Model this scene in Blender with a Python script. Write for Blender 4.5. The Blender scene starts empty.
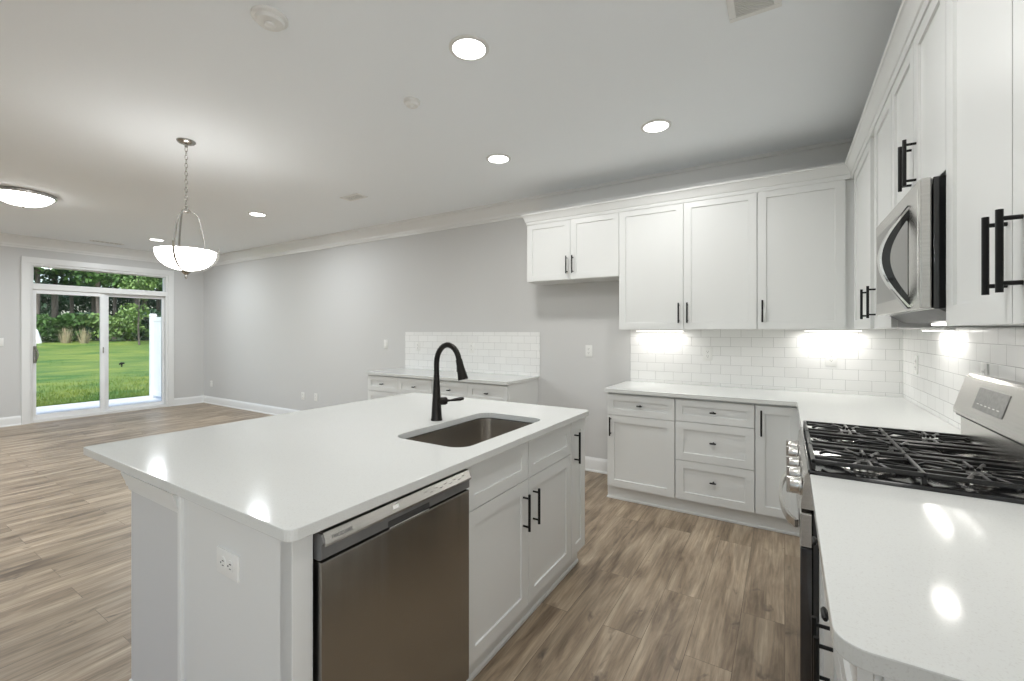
import bpy, bmesh, math, random
from mathutils import Vector, Matrix
S = bpy.context.scene
COL = S.collection
random.seed(7)
PI = math.pi

# ------------------------------------------------------------------ camera
XR, XL, YB, YS, ZC = 0.72, -9.6, 4.123, -3.0, 2.79
cam_d = bpy.data.cameras.new('camera')
cam = bpy.data.objects.new('camera', cam_d)
COL.objects.link(cam)
cam.location = (0, 0, 1.383)
cam.rotation_euler = (PI/2, 0, math.radians(31.774))
cam_d.sensor_width = 36.0
cam_d.lens = 36*440.25/1024
cam_d.shift_y = -(340.5-331.18)/1024
cam_d.clip_start = 0.02
cam_d.clip_end = 400
S.camera = cam

LW = dict(day=1.0, east=29.0, can_near=8.3, can_far=20.0, can_aisle=8.0, can_living=38.0, bowl=8.0, strip=0.6, sky=0.30, sun=2.6, emit=1.0)   # strength of each kind of light
# ------------------------------------------------------------------ world, sun, added window fill, exposure
W = bpy.data.worlds.new('sky')
S.world = W
W.use_nodes = True
nt = W.node_tree
sky = nt.nodes.new('ShaderNodeTexSky')
sky.sky_type = 'NISHITA'
sky.sun_disc = False
sky.sun_elevation = math.radians(50)
sky.sun_rotation = math.radians(120)
sky.air_density = 1.0
sky.dust_density = 2.5
bg = nt.nodes['Background']

nt.links.new(sky.outputs[0], bg.inputs[0])

sun_d = bpy.data.lights.new('sun', 'SUN')

sun_d.angle = math.radians(6)
sun_d.color = (1.0, 0.95, 0.86)
sun = bpy.data.objects.new('sun', sun_d)
COL.objects.link(sun)
sun.rotation_euler = Vector((-0.55, 0.45, -0.95)).to_track_quat('-Z', 'Y').to_euler()

def area(name, loc, direction, sx, sy, power, color=(1, 1, 1), shape='RECTANGLE'):
    d = bpy.data.lights.new(name, 'AREA')
    d.shape = shape
    d.size = sx
    if shape == 'RECTANGLE':
        d.size_y = sy
    d.energy = power
    d.color = color
    o = bpy.data.objects.new(name, d)
    COL.objects.link(o)
    o.location = loc
    o.rotation_euler = Vector(direction).to_track_quat('-Z', 'Y').to_euler()
    return o

bg.inputs['Strength'].default_value = LW['sky']
sun_d.energy = LW['sun']
# fill lamps set in added, unseen windows behind the camera
SOUTH_WINDOWS = [(-8.3, -6.3), (-4.6, -2.6), (-1.6, 0.2)]
for (a, b) in SOUTH_WINDOWS:
    area('window_daylight', ((a+b)/2, YS+0.01, 1.55), (0, 1, 0.95), b-a-0.1, 1.5, LW['day'], (1.0, 0.985, 0.955))
area('window_daylight', (XR-0.01, -1.4, 1.6), (-1, 0.0, 0.1), 1.7, 1.2, LW['east'], (1.0, 0.985, 0.955))  # fill lamp in an added, unseen window right of the camera
S.view_settings.view_transform = 'Standard'
S.view_settings.look = 'None'
S.view_settings.gamma = 1.0
S.view_settings.use_curve_mapping = False
S.view_settings.exposure = 0.37
S.cycles.use_denoising = True
S.cycles.max_bounces = 10
S.cycles.diffuse_bounces = 6
S.cycles.glossy_bounces = 4
S.cycles.transparent_max_bounces = 12
S.cycles.sample_clamp_indirect = 6
S.cycles.caustics_reflective = False
S.cycles.caustics_refractive = False

# ------------------------------------------------------------------ materials
def new_mat(name):
    m = bpy.data.materials.new(name)
    m.use_nodes = True
    return m, m.node_tree, m.node_tree.nodes['Principled BSDF']

def mat(name, color, rough=0.5, metal=0.0, noise=None, bump=None, emit=None, coat=0.0, spec=0.5, coords='Object'):
    """noise=(scale3, amount): brightness variation; bump=(scale3, strength, distance)."""
    m, t, p = new_mat(name)
    c = (*color, 1)
    p.inputs['Base Color'].default_value = c
    p.inputs['Roughness'].default_value = rough
    p.inputs['Metallic'].default_value = metal
    p.inputs['Coat Weight'].default_value = coat
    p.inputs['Coat Roughness'].default_value = 0.08
    p.inputs['Specular IOR Level'].default_value = spec
    if emit:
        p.inputs['Emission Color'].default_value = (*emit[0], 1)
        p.inputs['Emission Strength'].default_value = emit[1]
    if noise or bump:
        tc = t.nodes.new('ShaderNodeTexCoord')
    if noise:
        mp = t.nodes.new('ShaderNodeMapping')
        mp.inputs['Scale'].default_value = noise[0]
        t.links.new(tc.outputs[coords], mp.inputs[0])
        n = t.nodes.new('ShaderNodeTexNoise')
        n.inputs['Scale'].default_value = 1.0
        n.inputs['Detail'].default_value = 3
        t.links.new(mp.outputs[0], n.inputs['Vector'])
        r = t.nodes.new('ShaderNodeValToRGB')
        r.color_ramp.elements[0].position = 0.35
        r.color_ramp.elements[1].position = 0.65
        a = noise[1]
        r.color_ramp.elements[0].color = tuple(max(0, x*(1-a)) for x in color)+(1,)
        r.color_ramp.elements[1].color = tuple(min(1, x*(1+a)) for x in color)+(1,)
        t.links.new(n.outputs['Fac'], r.inputs[0])
        t.links.new(r.outputs[0], p.inputs['Base Color'])
    if bump:
        mp = t.nodes.new('ShaderNodeMapping')
        mp.inputs['Scale'].default_value = bump[0]
        t.links.new(tc.outputs[coords], mp.inputs[0])
        n = t.nodes.new('ShaderNodeTexNoise')
        n.inputs['Scale'].default_value = 1.0
        n.inputs['Detail'].default_value = 2
        t.links.new(mp.outputs[0], n.inputs['Vector'])
        b = t.nodes.new('ShaderNodeBump')
        b.inputs['Strength'].default_value = bump[1]
        b.inputs['Distance'].default_value = bump[2]
        t.links.new(n.outputs['Fac'], b.inputs['Height'])
        t.links.new(b.outputs[0], p.inputs['Normal'])
    return m

M = {}
M['wall'] = mat('wall_paint', (0.59, 0.59, 0.585), 0.6, bump=((180,)*3, 0.15, 0.001))
M['ceiling'] = mat('ceiling_paint', (0.90, 0.935, 0.965), 0.8, bump=((120,)*3, 0.15, 0.001))
M['trim'] = mat('trim_paint', (0.76, 0.765, 0.76), 0.32, bump=((25,)*3, 0.05, 0.0008))
M['cab'] = mat('cabinet_paint', (0.71, 0.72, 0.71), 0.32, bump=((30,)*3, 0.03, 0.0006))
M['cab_in'] = mat('cabinet_box_paint', (0.70, 0.70, 0.69), 0.5, noise=((6,)*3, 0.02))
M['black'] = mat('matte_black_metal', (0.012, 0.012, 0.012), 0.38, 0.6, bump=((90,)*3, 0.05, 0.0005))
M['bronze'] = mat('dark_bronze', (0.02, 0.018, 0.016), 0.33, 0.7, bump=((60,)*3, 0.05, 0.0005))
M['steel'] = mat('brushed_steel', (0.36, 0.345, 0.32), 0.27, 1.0, noise=((260, 260, 2), 0.02), bump=((7, 7, 0.5), 0.6, 0.006))
M['steel_h'] = mat('brushed_steel_horizontal', (0.60, 0.585, 0.56), 0.27, 1.0, noise=((2, 2, 260), 0.05), bump=((3, 3, 400), 0.06, 0.0004))
M['steel_sink'] = mat('sink_steel', (0.52, 0.49, 0.45), 0.24, 1.0, noise=((4, 60, 60), 0.05))
M['chrome'] = mat('polished_chrome', (0.80, 0.80, 0.79), 0.08, 1.0, noise=((9,)*3, 0.02))
M['nickel'] = mat('brushed_nickel', (0.42, 0.41, 0.39), 0.25, 1.0, noise=((30,)*3, 0.05))
M['enamel'] = mat('black_enamel', (0.012, 0.012, 0.013), 0.10, 0.0, noise=((8,)*3, 0.1), coat=0.5)
M['iron'] = mat('cast_iron', (0.008, 0.008, 0.008), 0.34, 0.0, bump=((300,)*3, 0.3, 0.0006))
M['blackglass'] = mat('black_glass', (0.02, 0.02, 0.022), 0.05, 0.0, noise=((5,)*3, 0.1), coat=1.0)
M['smoke'] = mat('smoked_mirror_glass', (0.17, 0.16, 0.145), 0.07, 0.8, noise=((5,)*3, 0.03))
M['plate'] = mat('white_plastic', (0.78, 0.78, 0.76), 0.3, noise=((20,)*3, 0.01))
M['slot'] = mat('dark_slot', (0.05, 0.05, 0.05), 0.6, noise=((20,)*3, 0.1))
M['ventgrey'] = mat('vent_grey', (0.24, 0.24, 0.24), 0.6, noise=((20,)*3, 0.05))
M['darkgrey'] = mat('grey_underside', (0.20, 0.20, 0.20), 0.45, 0.4, noise=((20,)*3, 0.05))
M['vinyl'] = mat('white_vinyl', (0.82, 0.83, 0.84), 0.35, noise=((3,)*3, 0.02))
M['lamp'] = mat('lit_diffuser', (0.9, 0.9, 0.88), 0.4, emit=((1, 0.99, 0.96), 7.0*LW['emit']), noise=((5,)*3, 0.01))
M['bowl'] = mat('lit_glass_bowl', (0.9, 0.9, 0.88), 0.25, emit=((1, 0.985, 0.95), LW['bowl']), noise=((5,)*3, 0.01))
M['barlight'] = mat('lit_strip', (0.9, 0.9, 0.88), 0.4, emit=((1, 0.98, 0.94), 6.0*LW['strip']), noise=((5,)*3, 0.01))
M['concrete'] = mat('patio_concrete', (0.62, 0.63, 0.64), 0.85, noise=((6,)*3, 0.06), bump=((50,)*3, 0.3, 0.003))
M['bark'] = mat('pine_bark', (0.10, 0.085, 0.075), 0.9, noise=((6, 6, 1.2), 0.4), bump=((12, 12, 3), 0.8, 0.03))
M['display'] = mat('display_grey', (0.20, 0.20, 0.19), 0.3, 0.1, noise=((60,)*3, 0.15))

def leaf_mat(name, c1, c2):
    m, t, p = new_mat(name)
    tc = t.nodes.new('ShaderNodeTexCoord')
    n = t.nodes.new('ShaderNodeTexNoise')
    n.inputs['Scale'].default_value = 2.2
    n.inputs['Detail'].default_value = 4
    t.links.new(tc.outputs['Object'], n.inputs['Vector'])
    r = t.nodes.new('ShaderNodeValToRGB')
    r.color_ramp.elements[0].position = 0.35
    r.color_ramp.elements[1].position = 0.68
    r.color_ramp.elements[0].color = (*c1, 1)
    r.color_ramp.elements[1].color = (*c2, 1)
    t.links.new(n.outputs['Fac'], r.inputs[0])
    t.links.new(r.outputs[0], p.inputs['Base Color'])
    p.inputs['Roughness'].default_value = 0.7
    return m
M['leaf_dark'] = leaf_mat('dark_evergreen_leaf', (0.012, 0.04, 0.024), (0.045, 0.115, 0.055))
M['leaf_mid'] = leaf_mat('green_leaf', (0.03, 0.08, 0.02), (0.10, 0.21, 0.05))
M['leaf_light'] = leaf_mat('light_green_leaf', (0.07, 0.14, 0.04), (0.22, 0.34, 0.10))
M['straw'] = leaf_mat('dry_straw', (0.30, 0.26, 0.16), (0.50, 0.44, 0.30))
M['lawn'] = leaf_mat('lawn_grass', (0.055, 0.14, 0.018), (0.21, 0.26, 0.042))
nn = M['lawn'].node_tree.nodes
for n in nn:
    if n.type == 'TEX_NOISE':
        n.inputs['Scale'].default_value = 1.0
        n.inputs['Detail'].default_value = 9
        mp = nn.new('ShaderNodeMapping')
        mp.inputs['Scale'].default_value = (1.6, 0.7, 1)
        tcn = [k for k in nn if k.type == 'TEX_COORD'][0]
        M['lawn'].node_tree.links.new(tcn.outputs['Object'], mp.inputs[0])
        M['lawn'].node_tree.links.new(mp.outputs[0], n.inputs['Vector'])

# quartz worktop: fine warm and grey specks
m, t, p = new_mat('white_quartz')
tc = t.nodes.new('ShaderNodeTexCoord')
n1 = t.nodes.new('ShaderNodeTexNoise'); n1.inputs['Scale'].default_value = 260; n1.inputs['Detail'].default_value = 3
t.links.new(tc.outputs['Object'], n1.inputs['Vector'])
r1 = t.nodes.new('ShaderNodeValToRGB')
e = r1.color_ramp.elements
e[0].position = 0.30; e[0].color = (0.585, 0.585, 0.57, 1)
e[1].position = 0.44; e[1].color = (0.64, 0.65, 0.635, 1)
t.links.new(n1.outputs['Fac'], r1.inputs[0])
t.links.new(r1.outputs[0], p.inputs['Base Color'])
p.inputs['Roughness'].default_value = 0.11
p.inputs['Specular IOR Level'].default_value = 0.14
M['quartz'] = m

# subway tile: axes = (horizontal axis, 'Z')
def tile_mat(name, axis, shift=(0, 0), grout=(0.50, 0.50, 0.49)):
    m, t, p = new_mat(name)
    tc = t.nodes.new('ShaderNodeTexCoord')
    sp = t.nodes.new('ShaderNodeSeparateXYZ')
    cb = t.nodes.new('ShaderNodeCombineXYZ')
    t.links.new(tc.outputs['Object'], sp.inputs[0])
    t.links.new(sp.outputs[axis], cb.inputs[0])
    t.links.new(sp.outputs['Z'], cb.inputs[1])
    mp = t.nodes.new('ShaderNodeMapping')
    mp.inputs['Location'].default_value = (shift[0], shift[1], 0)
    t.links.new(cb.outputs[0], mp.inputs[0])
    b = t.nodes.new('ShaderNodeTexBrick')
    b.offset = 0.5
    b.inputs['Color1'].default_value = (0.83, 0.83, 0.82, 1)
    b.inputs['Color2'].default_value = (0.79, 0.79, 0.78, 1)
    b.inputs['Mortar'].default_value = (*grout, 1)
    b.inputs['Scale'].default_value = 1
    b.inputs['Mortar Size'].default_value = 0.0013
    b.inputs['Mortar Smooth'].default_value = 0.2
    b.inputs['Brick Width'].default_value = 0.1545
    b.inputs['Row Height'].default_value = 0.0783
    t.links.new(mp.outputs[0], b.inputs[0])
    t.links.new(b.outputs['Color'], p.inputs['Base Color'])
    bp = t.nodes.new('ShaderNodeBump')
    bp.invert = True
    bp.inputs['Strength'].default_value = 0.6
    bp.inputs['Distance'].default_value = 0.002
    t.links.new(b.outputs['Fac'], bp.inputs['Height'])
    n = t.nodes.new('ShaderNodeTexNoise'); n.inputs['Scale'].default_value = 9
    t.links.new(tc.outputs['Object'], n.inputs['Vector'])
    b2 = t.nodes.new('ShaderNodeBump')
    b2.inputs['Strength'].default_value = 0.12
    b2.inputs['Distance'].default_value = 0.004
    t.links.new(n.outputs['Fac'], b2.inputs['Height'])
    t.links.new(bp.outputs[0], b2.inputs['Normal'])
    t.links.new(b2.outputs[0], p.inputs['Normal'])
    p.inputs['Roughness'].default_value = 0.12
    return m
M['tile_x'] = tile_mat('subway_tile_back', 'X', (0.0, 0.0))
M['tile_y'] = tile_mat('subway_tile_side', 'Y', (0.0, 0.0), (0.36, 0.36, 0.355))

# vinyl plank floor, planks run along Y
m, t, p = new_mat('oak_plank_floor')
tc = t.nodes.new('ShaderNodeTexCoord')
sp = t.nodes.new('ShaderNodeSeparateXYZ'); t.links.new(tc.outputs['Object'], sp.inputs[0])
cb = t.nodes.new('ShaderNodeCombineXYZ')
t.links.new(sp.outputs['Y'], cb.inputs[0]); t.links.new(sp.outputs['X'], cb.inputs[1])
def brick(c1, c2, mortar):
    b = t.nodes.new('ShaderNodeTexBrick')
    b.offset = 0.37; b.offset_frequency = 2
    b.inputs['Color1'].default_value = c1
    b.inputs['Color2'].default_value = c2
    b.inputs['Mortar'].default_value = mortar
    b.inputs['Scale'].default_value = 1
    b.inputs['Mortar Size'].default_value = 0.0012
    b.inputs['Mortar Smooth'].default_value = 0.1
    b.inputs['Brick Width'].default_value = 1.22
    b.inputs['Row Height'].default_value = 0.182
    t.links.new(cb.outputs[0], b.inputs[0])
    return b
bk = brick((0, 0, 0, 1), (1, 1, 1, 1), (0.5, 0.5, 0.5, 1))
# per-plank offset so the grain breaks at each plank
mulv = t.nodes.new('ShaderNodeVectorMath'); mulv.operation = 'MULTIPLY'
t.links.new(bk.outputs['Color'], mulv.inputs[0]); mulv.inputs[1].default_value = (37.0, 19.0, 11.0)
addv = t.nodes.new('ShaderNodeVectorMath'); addv.operation = 'ADD'
t.links.new(cb.outputs[0], addv.inputs[0]); t.links.new(mulv.outputs[0], addv.inputs[1])
def gnoise(scale, detail, dist, rough=0.6):
    mp = t.nodes.new('ShaderNodeMapping'); mp.inputs['Scale'].default_value = scale
    t.links.new(addv.outputs[0], mp.inputs[0])
    n = t.nodes.new('ShaderNodeTexNoise'); n.inputs['Scale'].default_value = 1
    n.inputs['Detail'].default_value = detail; n.inputs['Distortion'].default_value = dist
    n.inputs['Roughness'].default_value = rough
    t.links.new(mp.outputs[0], n.inputs['Vector'])
    return n
g1 = gnoise((1.8, 11, 1), 5, 0.55)
g2 = gnoise((3.5, 70, 1), 5, 0.4)
g3 = gnoise((6.0, 11, 1), 3, 0.6)
r = t.nodes.new('ShaderNodeValToRGB')
e = r.color_ramp.elements
e[0].position = 0.28; e[0].color = (0.13, 0.091, 0.058, 1)
e[1].position = 0.74; e[1].color = (0.50, 0.41, 0.30, 1)
k = e.new(0.5); k.color = (0.33, 0.255, 0.178, 1)
t.links.new(g1.outputs['Fac'], r.inputs[0])
r2 = t.nodes.new('ShaderNodeValToRGB')
r2.color_ramp.elements[0].position = 0.3; r2.color_ramp.elements[0].color = (0.68, 0.68, 0.68, 1)
r2.color_ramp.elements[1].position = 0.7; r2.color_ramp.elements[1].color = (1.22, 1.22, 1.22, 1)
t.links.new(g2.outputs['Fac'], r2.inputs[0])
def mix(kind, fac, a, b):
    x = t.nodes.new('ShaderNodeMix'); x.data_type = 'RGBA'; x.blend_type = kind
    if isinstance(fac, float): x.inputs[0].default_value = fac
    else: t.links.new(fac, x.inputs[0])
    t.links.new(a, x.inputs[6])
    if isinstance(b, tuple): x.inputs[7].default_value = b
    else: t.links.new(b, x.inputs[7])
    return x.outputs[2]
c = mix('MULTIPLY', 1.0, r.outputs[0], r2.outputs[0])
r3 = t.nodes.new('ShaderNodeValToRGB')                       # knots
r3.color_ramp.elements[0].position = 0.64; r3.color_ramp.elements[0].color = (0, 0, 0, 1)
r3.color_ramp.elements[1].position = 0.76; r3.color_ramp.elements[1].color = (1, 1, 1, 1)
t.links.new(g3.outputs['Fac'], r3.inputs[0])
c = mix('MIX', r3.outputs[0], c, (0.115, 0.085, 0.063, 1))
bt = brick((0.86, 0.85, 0.84, 1), (1.12, 1.12, 1.13, 1), (0.45, 0.42, 0.40, 1))
c = mix('MULTIPLY', 1.0, c, bt.outputs['Color'])
t.links.new(c, p.inputs['Base Color'])
p.inputs['Roughness'].default_value = 0.38
bp = t.nodes.new('ShaderNodeBump'); bp.inputs['Strength'].default_value = 0.25; bp.inputs['Distance'].default_value = 0.002
t.links.new(g2.outputs['Fac'], bp.inputs['Height'])
t.links.new(bp.outputs[0], p.inputs['Normal'])
M['floor'] = m

# window glass: clear pane with Fresnel reflections
m = bpy.data.materials.new('clear_pane'); m.use_nodes = True
t = m.node_tree; t.nodes.clear()
out = t.nodes.new('ShaderNodeOutputMaterial')
tr = t.nodes.new('ShaderNodeBsdfTransparent'); tr.inputs[0].default_value = (0.95, 0.97, 0.96, 1)
gl = t.nodes.new('ShaderNodeBsdfGlossy'); gl.inputs['Roughness'].default_value = 0.02
fr = t.nodes.new('ShaderNodeFresnel'); fr.inputs[0].default_value = 1.35
mx = t.nodes.new('ShaderNodeMixShader')
t.links.new(fr.outputs[0], mx.inputs[0]); t.links.new(tr.outputs[0], mx.inputs[1]); t.links.new(gl.outputs[0], mx.inputs[2])
t.links.new(mx.outputs[0], out.inputs[0])
M['glass'] = m

# ------------------------------------------------------------------ mesh helpers
class MB:
    def __init__(s):
        s.bm = bmesh.new()
    def box(s, x0, x1, y0, y1, z0, z1, bev=0.0, seg=1):
        mtx = Matrix.Translation(((x0+x1)/2, (y0+y1)/2, (z0+z1)/2)) @ Matrix.Diagonal((abs(x1-x0), abs(y1-y0), abs(z1-z0), 1))
        r = bmesh.ops.create_cube(s.bm, size=1, matrix=mtx)
        if bev:
            ed = list({e for v in r['verts'] for e in v.link_edges})
            bmesh.ops.bevel(s.bm, geom=ed, offset=bev, segments=seg, affect='EDGES', profile=0.6)
        return s
    def prism(s, poly, h0, h1, plane='xy'):
        """polygon in a plane, extruded along the third axis"""
        def P(a, b, c):
            return {'xy': (a, b, c), 'xz': (a, c, b), 'yz': (c, a, b)}[plane]
        lo = [s.bm.verts.new(P(a, b, h0)) for a, b in poly]
        hi = [s.bm.verts.new(P(a, b, h1)) for a, b in poly]
        s.bm.faces.new(lo[::-1]); s.bm.faces.new(hi)
        for i in range(len(poly)):
            j = (i+1) % len(poly)
            s.bm.faces.new((lo[i], lo[j], hi[j], hi[i]))
        return s
    def tube(s, pts, rad, n=10, cap=True):
        pts = [Vector(p) for p in pts]
        rads = rad if isinstance(rad, (list, tuple)) else [rad]*len(pts)
        rings = []
        up = None
        for i, p in enumerate(pts):
            d = (pts[min(i+1, len(pts)-1)]-pts[max(i-1, 0)]).normalized()
            if up is None:
                up = Vector((0, 0, 1)) if abs(d.z) < 0.9 else Vector((1, 0, 0))
            a = (up-d*up.dot(d))
            if a.length < 1e-4: a = d.orthogonal()
            a.normalize(); up = a
            b = d.cross(a)
            rings.append([s.bm.verts.new(p+(a*math.cos(2*PI*k/n)+b*math.sin(2*PI*k/n))*rads[i]) for k in range(n)])
        for i in range(len(rings)-1):
            for k in range(n):
                s.bm.faces.new((rings[i][k], rings[i][(k+1) % n], rings[i+1][(k+1) % n], rings[i+1][k]))
        if cap:
            s.bm.faces.new(rings[0][::-1]); s.bm.faces.new(rings[-1])
        return s
    def lathe(s, prof, n=24, c=(0, 0, 0), axis='z'):
        rings = []
        for r, h in prof:
            ring = []
            for k in range(n):
                a = 2*PI*k/n
                q = (max(r, 1e-5)*math.cos(a), max(r, 1e-5)*math.sin(a), h)
                if axis == 'y': q = (q[0], q[2], q[1])
                if axis == 'x': q = (q[2], q[0], q[1])
                ring.append(s.bm.verts.new((q[0]+c[0], q[1]+c[1], q[2]+c[2])))
            rings.append(ring)
        for i in range(len(rings)-1):
            for k in range(n):
                s.bm.faces.new((rings[i][k], rings[i][(k+1) % n], rings[i+1][(k+1) % n], rings[i+1][k]))
        if prof[0][0] > 1e-4: s.bm.faces.new(rings[0][::-1])
        if prof[-1][0] > 1e-4: s.bm.faces.new(rings[-1])
        return s
    def strap(s, pts, side, w, th):
        """flat bar through pts; side = width direction"""
        pts = [Vector(p) for p in pts]; side = Vector(side).normalized()
        rings = []
        for i, p in enumerate(pts):
            d = (pts[min(i+1, len(pts)-1)]-pts[max(i-1, 0)]).normalized()
            nrm = d.cross(side).normalized()
            rings.append([s.bm.verts.new(p+side*a*w/2+nrm*b*th/2) for a, b in ((-1, -1), (1, -1), (1, 1), (-1, 1))])
        for i in range(len(rings)-1):
            for k in range(4):
                s.bm.faces.new((rings[i][k], rings[i][(k+1) % 4], rings[i+1][(k+1) % 4], rings[i+1][k]))
        s.bm.faces.new(rings[0][::-1]); s.bm.faces.new(rings[-1])
        return s
    def seg(s, prof, p0, p1, out, m0=0, m1=0):
        """profile [(d out, z)] swept from p0 to p1 (xy), out = side; m0/m1: +1 shortens by d (inside corner), -1 lengthens"""
        p0 = Vector((*p0, 0)); p1 = Vector((*p1, 0)); tdir = (p1-p0).normalized(); o = Vector((*out, 0))
        A = [s.bm.verts.new(p0+o*d+tdir*d*m0+Vector((0, 0, z))) for d, z in prof]
        B = [s.bm.verts.new(p1+o*d-tdir*d*m1+Vector((0, 0, z))) for d, z in prof]
        s.bm.faces.new(A[::-1]); s.bm.faces.new(B)
        for i in range(len(prof)):
            j = (i+1) % len(prof)
            s.bm.faces.new((A[i], A[j], B[j], B[i]))
        return s
    def slab(s, outer, holes, z0, z1, bev=0.003):
        es = []
        for loop in [outer]+list(holes):
            vs = [s.bm.verts.new((x, y, z1)) for x, y in loop]
            es += [s.bm.edges.new((vs[i], vs[(i+1) % len(vs)])) for i in range(len(vs))]
        f = bmesh.ops.triangle_fill(s.bm, edges=es, use_beauty=True)['geom']
        f = [g for g in f if isinstance(g, bmesh.types.BMFace)]
        ex = bmesh.ops.extrude_face_region(s.bm, geom=f)['geom']
        bmesh.ops.translate(s.bm, verts=[g for g in ex if isinstance(g, bmesh.types.BMVert)], vec=(0, 0, z0-z1))
        bmesh.ops.recalc_face_normals(s.bm, faces=s.bm.faces[:])
        if bev:
            ed = [e for e in s.bm.edges if len(e.link_faces) == 2 and e.calc_face_angle(0) > 1.2]
            bmesh.ops.bevel(s.bm, geom=ed, offset=bev, segments=2, affect='EDGES', profile=0.6)
        return s
    def shaker(s, x0, x1, z0, z1, y0=0.0, t=0.02, stile=0.057, rec=0.008):
        """panel door in the xz plane, front at y0 facing -y"""
        y1 = y0+t
        b = 0.0012
        r = bmesh.ops.create_cube(s.bm, size=1, matrix=Matrix.Translation(((x0+x1)/2, (y0+y1)/2, (z0+z1)/2)) @ Matrix.Diagonal((x1-x0, t, z1-z0, 1)))
        fs = {f for v in r['verts'] for f in v.link_faces}
        front = min(fs, key=lambda f: f.calc_center_median().y)
        st = min(stile, (z1-z0)*0.30, (x1-x0)*0.33)
        bmesh.ops.inset_region(s.bm, faces=[front], thickness=st, use_even_offset=True)
        bmesh.ops.inset_region(s.bm, faces=[front], thickness=0.0015, depth=-rec, use_even_offset=True)
        return s
    def done(s, name, m, parent=None, sharp=35, loc=None, recalc=True):
        if recalc:
            bmesh.ops.recalc_face_normals(s.bm, faces=s.bm.faces[:])
        me = bpy.data.meshes.new(name)
        s.bm.to_mesh(me); s.bm.free()
        for p in me.polygons: p.use_smooth = True
        me.set_sharp_from_angle(angle=math.radians(sharp))
        me.materials.append(M[m] if isinstance(m, str) else m)
        o = bpy.data.objects.new(name, me)
        COL.objects.link(o)
        if parent: o.parent = parent
        if loc: o.location = loc
        return o

def thing(name, label, cat, loc=(0, 0, 0), rz=0.0, group=None):
    o = bpy.data.objects.new(name, None)
    o.empty_display_size = 0.1
    COL.objects.link(o)
    o.location = loc; o.rotation_euler = (0, 0, rz)
    o['label'] = label; o['category'] = cat
    if group: o['group'] = group
    return o
def tag(o, label, cat, group=None):
    o['label'] = label; o['category'] = cat
    if group: o['group'] = group
    return o
def struct(o, label=None, cat=None):
    o['kind'] = 'structure'
    if label: o['label'] = label
    if cat: o['category'] = cat
    return o
def copy_tree(o, parent=None):
    kids = [c for c in o.children]
    c = o.copy(); COL.objects.link(c); c.parent = parent
    for ch in kids: copy_tree(ch, c)
    return c

# ------------------------------------------------------------------ the room
T = 0.14
DY0, DY1, DZ = 1.80, 3.535, 2.405          # sliding door opening in the west wall
struct(MB().box(XL-T, XR+T, YS-T, YB+T, -0.12, 0).done('floor', 'floor'), 'brown oak plank floor running the length of the room', 'floor')
struct(MB().box(XL-T, XR+T, YS-T, YB+T, ZC, ZC+0.25).done('ceiling', 'ceiling'), 'flat white painted ceiling over the whole room', 'ceiling')
struct(MB().box(XL-T, XR+T, YB, YB+T, 0, ZC).done('wall_north', 'wall'), 'long light grey wall behind the wall cabinets', 'wall')
EW = (-2.3, -0.5, 0.95, 2.25)  # opening of the added east window, out of view
w = MB().box(XR, XR+T, YS, EW[0], 0, ZC).box(XR, XR+T, EW[1], YB, 0, ZC).box(XR, XR+T, EW[0], EW[1], 0, EW[2]).box(XR, XR+T, EW[0], EW[1], EW[3], ZC)
struct(w.done('wall_east', 'wall'), 'light grey wall behind the range', 'wall')
w = MB()
w.box(XL-T, XL, YS, DY0, 0, ZC).box(XL-T, XL, DY1, YB, 0, ZC).box(XL-T, XL, DY0, DY1, DZ, ZC)
struct(w.done('wall_west', 'wall'), 'light grey end wall around the sliding glass door', 'wall')
w = MB()
xs = [XL-T]
for a, b in SOUTH_WINDOWS:
    w.box(xs[-1], a, YS-T, YS, 0, ZC); w.box(a, b, YS-T, YS, 0, 0.75); w.box(a, b, YS-T, YS, 2.35, ZC); xs.append(b)
w.box(xs[-1], XR+T, YS-T, YS, 0, ZC)
struct(w.done('wall_south', 'wall'))
for i, (a, b) in enumerate(SOUTH_WINDOWS):
    w = MB()
    w.box(a-0.08, b+0.08, YS, YS+0.02, 2.35, 2.44).box(a-0.08, b+0.08, YS, YS+0.03, 0.66, 0.75)
    w.box(a-0.08, a, YS, YS+0.02, 0.75, 2.35).box(b, b+0.08, YS, YS+0.02, 0.75, 2.35)
    w.box((a+b)/2-0.02, (a+b)/2+0.02, YS-0.06, YS-0.02, 0.75, 2.35)
    o = struct(w.done('window_%d' % (i+2), 'trim'))  # unseen windows, added to hold the south fill lamps
    MB().box(a, b, YS-0.05, YS-0.044, 0.75, 2.35).done('pane', 'glass', o)

w = MB()
w.box(XR-0.02, XR, EW[0]-0.08, EW[1]+0.08, EW[3], EW[3]+0.08).box(XR-0.03, XR, EW[0]-0.08, EW[1]+0.08, EW[2]-0.08, EW[2])
w.box(XR-0.02, XR, EW[0]-0.08, EW[0], EW[2], EW[3]).box(XR-0.02, XR, EW[1], EW[1]+0.08, EW[2], EW[3])
o = struct(w.done('window_5', 'trim'))  # unseen window, added around the east fill lamp
MB().box(XR+0.044, XR+0.050, EW[0], EW[1], EW[2], EW[3]).done('pane', 'glass', o)

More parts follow.
